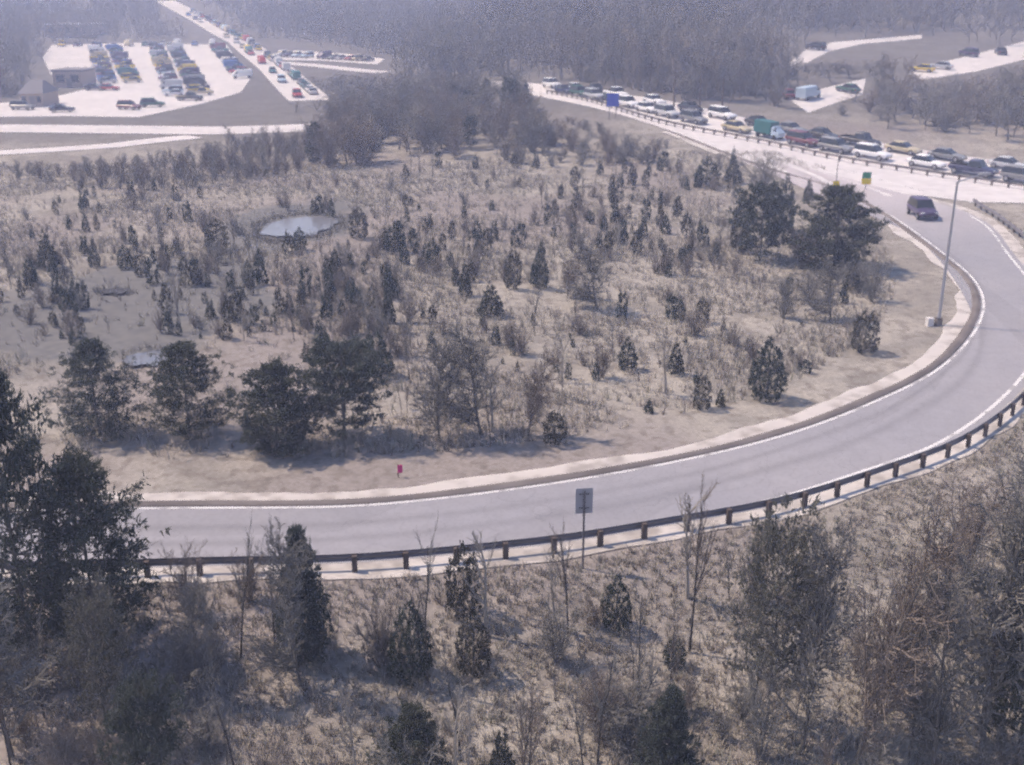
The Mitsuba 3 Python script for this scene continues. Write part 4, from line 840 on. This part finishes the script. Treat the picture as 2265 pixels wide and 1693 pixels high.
MARKS = [('the pond', 640, 492), ('the bright puddle', 325, 772), ('the dark marsh pool', 250, 632), ('the left end of the evergreen row', 215, 940), ('the right end of the evergreen row', 745, 950), ('the egg shaped cedar', 818, 816),
 ('the wide grey leafless tree', 1040, 940), ('the squat cedar', 1198, 960), ('the largest open grass cedar', 1655, 862), ('the pointed dark cedar', 1458, 808), ('the blunt topped cedar', 1865, 762), ('the reddish brown shrub', 1300, 815),
 ('the large cone evergreen', 1800, 578), ('the tall grey green evergreen', 1640, 562), ('the leafless thicket tree', 1795, 692), ('the lone grey cedar', 105, 580), ('the three small cedars', 272, 585), ('the dark cedar pair', 845, 545),
 ('the lone thin cedar', 935, 577), ('the wide cone cedar', 1060, 682), ('the bronze cedar', 1165, 622), ('the grey thicket tree', 1290, 668), ('the small cedar pair', 1490, 697), ('the grey green cedar', 470, 542), ('the rounded brown bush', 1645, 420),
 ('the lone sapling', 1552, 764), ('the marker stake', 860, 1031), ('the lamp pole', 2025, 703), ('the yellow plate post', 1803, 418), ('the far corner cedar', 1525, 402), ('the blue sign', 1322, 258)]
MARKS_FG = [('the tallest left evergreen', 70, 1420), ('the reddish shrub top', 405, 1330), ('the thin green pine', 660, 1430), ('the column cedar', 1002, 1330), ('the bronze slope cedar', 888, 1465), ('the green cedar', 1330, 1358), ('the road sign post', 1258, 1228), ('the slender tree', 1488, 1410),
 ('the straight dark stem', 1368, 1560), ('the pale double stem', 772, 1680), ('the round crowned grey pine', 1655, 1570), ('the large reddish tree', 1838, 1690), ('the dark right edge tree', 2120, 1650), ('the young bottom pine', 1440, 1685), ('the bottom bushy evergreen', 890, 1690), ('the pale stemmed shrub', 1640, 1640)]
MARKS_FAR = [('the blue sign', 1322, 258), ('the teal box truck', 1668, 290), ('the pond', 640, 492), ('the maroon queue car', 1726, 300), ('the tan yellow queue car', 1945, 335), ('the navy pickup', 2070, 350), ('the silver queue car', 1286, 205),
 ('the lone grey cedar', 105, 580), ('the small tan house', 70, 232), ('the grey brown shed', 148, 190), ('the rounded brown bush', 1645, 420), ('the straight road end', 672, 218), ('the far corner cedar', 1525, 402), ('the white queue car', 1545, 250), ('the black queue pickup', 1846, 310), ('the second utility pole', 1455, 232), ('the black front corner pickup', 410, 218)]
NOUN = {'cedar_seedling': 'cedar seedling', 'twiggy_shrub': 'twiggy shrub', 'thin_sapling': 'leafless sapling', 'slope_shrub': 'leafless slope shrub', 'slope_sapling': 'leafless slope sapling', 'wood_tree': 'leafless tree', 'wood_evergreen': 'wood evergreen', 'scrub_shrub': 'scrub shrub', 'bank_shrub': 'bank shrub', 'verge_tree': 'low leafless tree', 'hillside_tree': 'leafless bank tree'}
by = {}
for k, p, h, g in SCAT: by.setdefault(k.rstrip('0123456789').rstrip('_'), []).append((k, pix(np.array([p[0], p[1], float(ZF(p[0], p[1]))])), h, int(g[-1]) if g[-1].isdigit() else 0))
for base, rows in by.items():
    marks = MARKS_FG if base.startswith('slope') else MARKS_FAR if base in ('wood_tree', 'wood_evergreen', 'verge_tree', 'scrub_shrub', 'bank_shrub', 'hillside_tree') else MARKS
    P = np.array([r[1] for r in rows]); M = np.array([m[1:] for m in marks], float); D = P[:, None] - M[None]
    dist = np.hypot(D[..., 0], 2 * D[..., 1]); sec = np.where(np.abs(D[..., 0]) > 2 * np.abs(D[..., 1]), np.where(D[..., 0] < 0, 0, 1), np.where(D[..., 1] < 0, 2, 3))
    hs = np.array([r[2] for r in rows]); q1, q2 = np.percentile(hs, [33, 67])
    for i, (k, _, h, v) in enumerate(rows):
        best = min(range(len(marks)), key=lambda j: (((sec[:, j] == sec[i, j]) & (dist[:, j] < dist[i, j])).sum(), dist[i, j]))
        r = int(((sec[:, best] == sec[i, best]) & (dist[:, best] < dist[i, best])).sum())
        size = 'small' if h < q1 else 'tall' if h > q2 else 'middling'
        rel = ['left of', 'right of', 'behind', 'in front of'][sec[i, best]]
        labels[k]['label'] = '%s %s, %snearest one %s %s' % (size, NOUN[base], ORD[r] if r < len(ORD) else 'farther ', rel, marks[best][0])
vg = {}
for k, st, col, lab, p in VEH:
    far = 'back row' in lab or 'branch' in lab
    vg.setdefault((CATV[st], col, lab), []).append((p[0] if far else p[1], k))
for (cat, col, lab), rows in vg.items():
    rows.sort(); far = 'back row' in lab or 'branch' in lab
    for i, (_, k) in enumerate(rows):
        w = (ORD[i] or 'first ') if len(rows) > 1 else 'only '
        labels[k]['label'] = lab % (w + col.replace('_', ' ') + ' ' + cat + (' from the left' if far else ' from the front') * (len(rows) > 1))
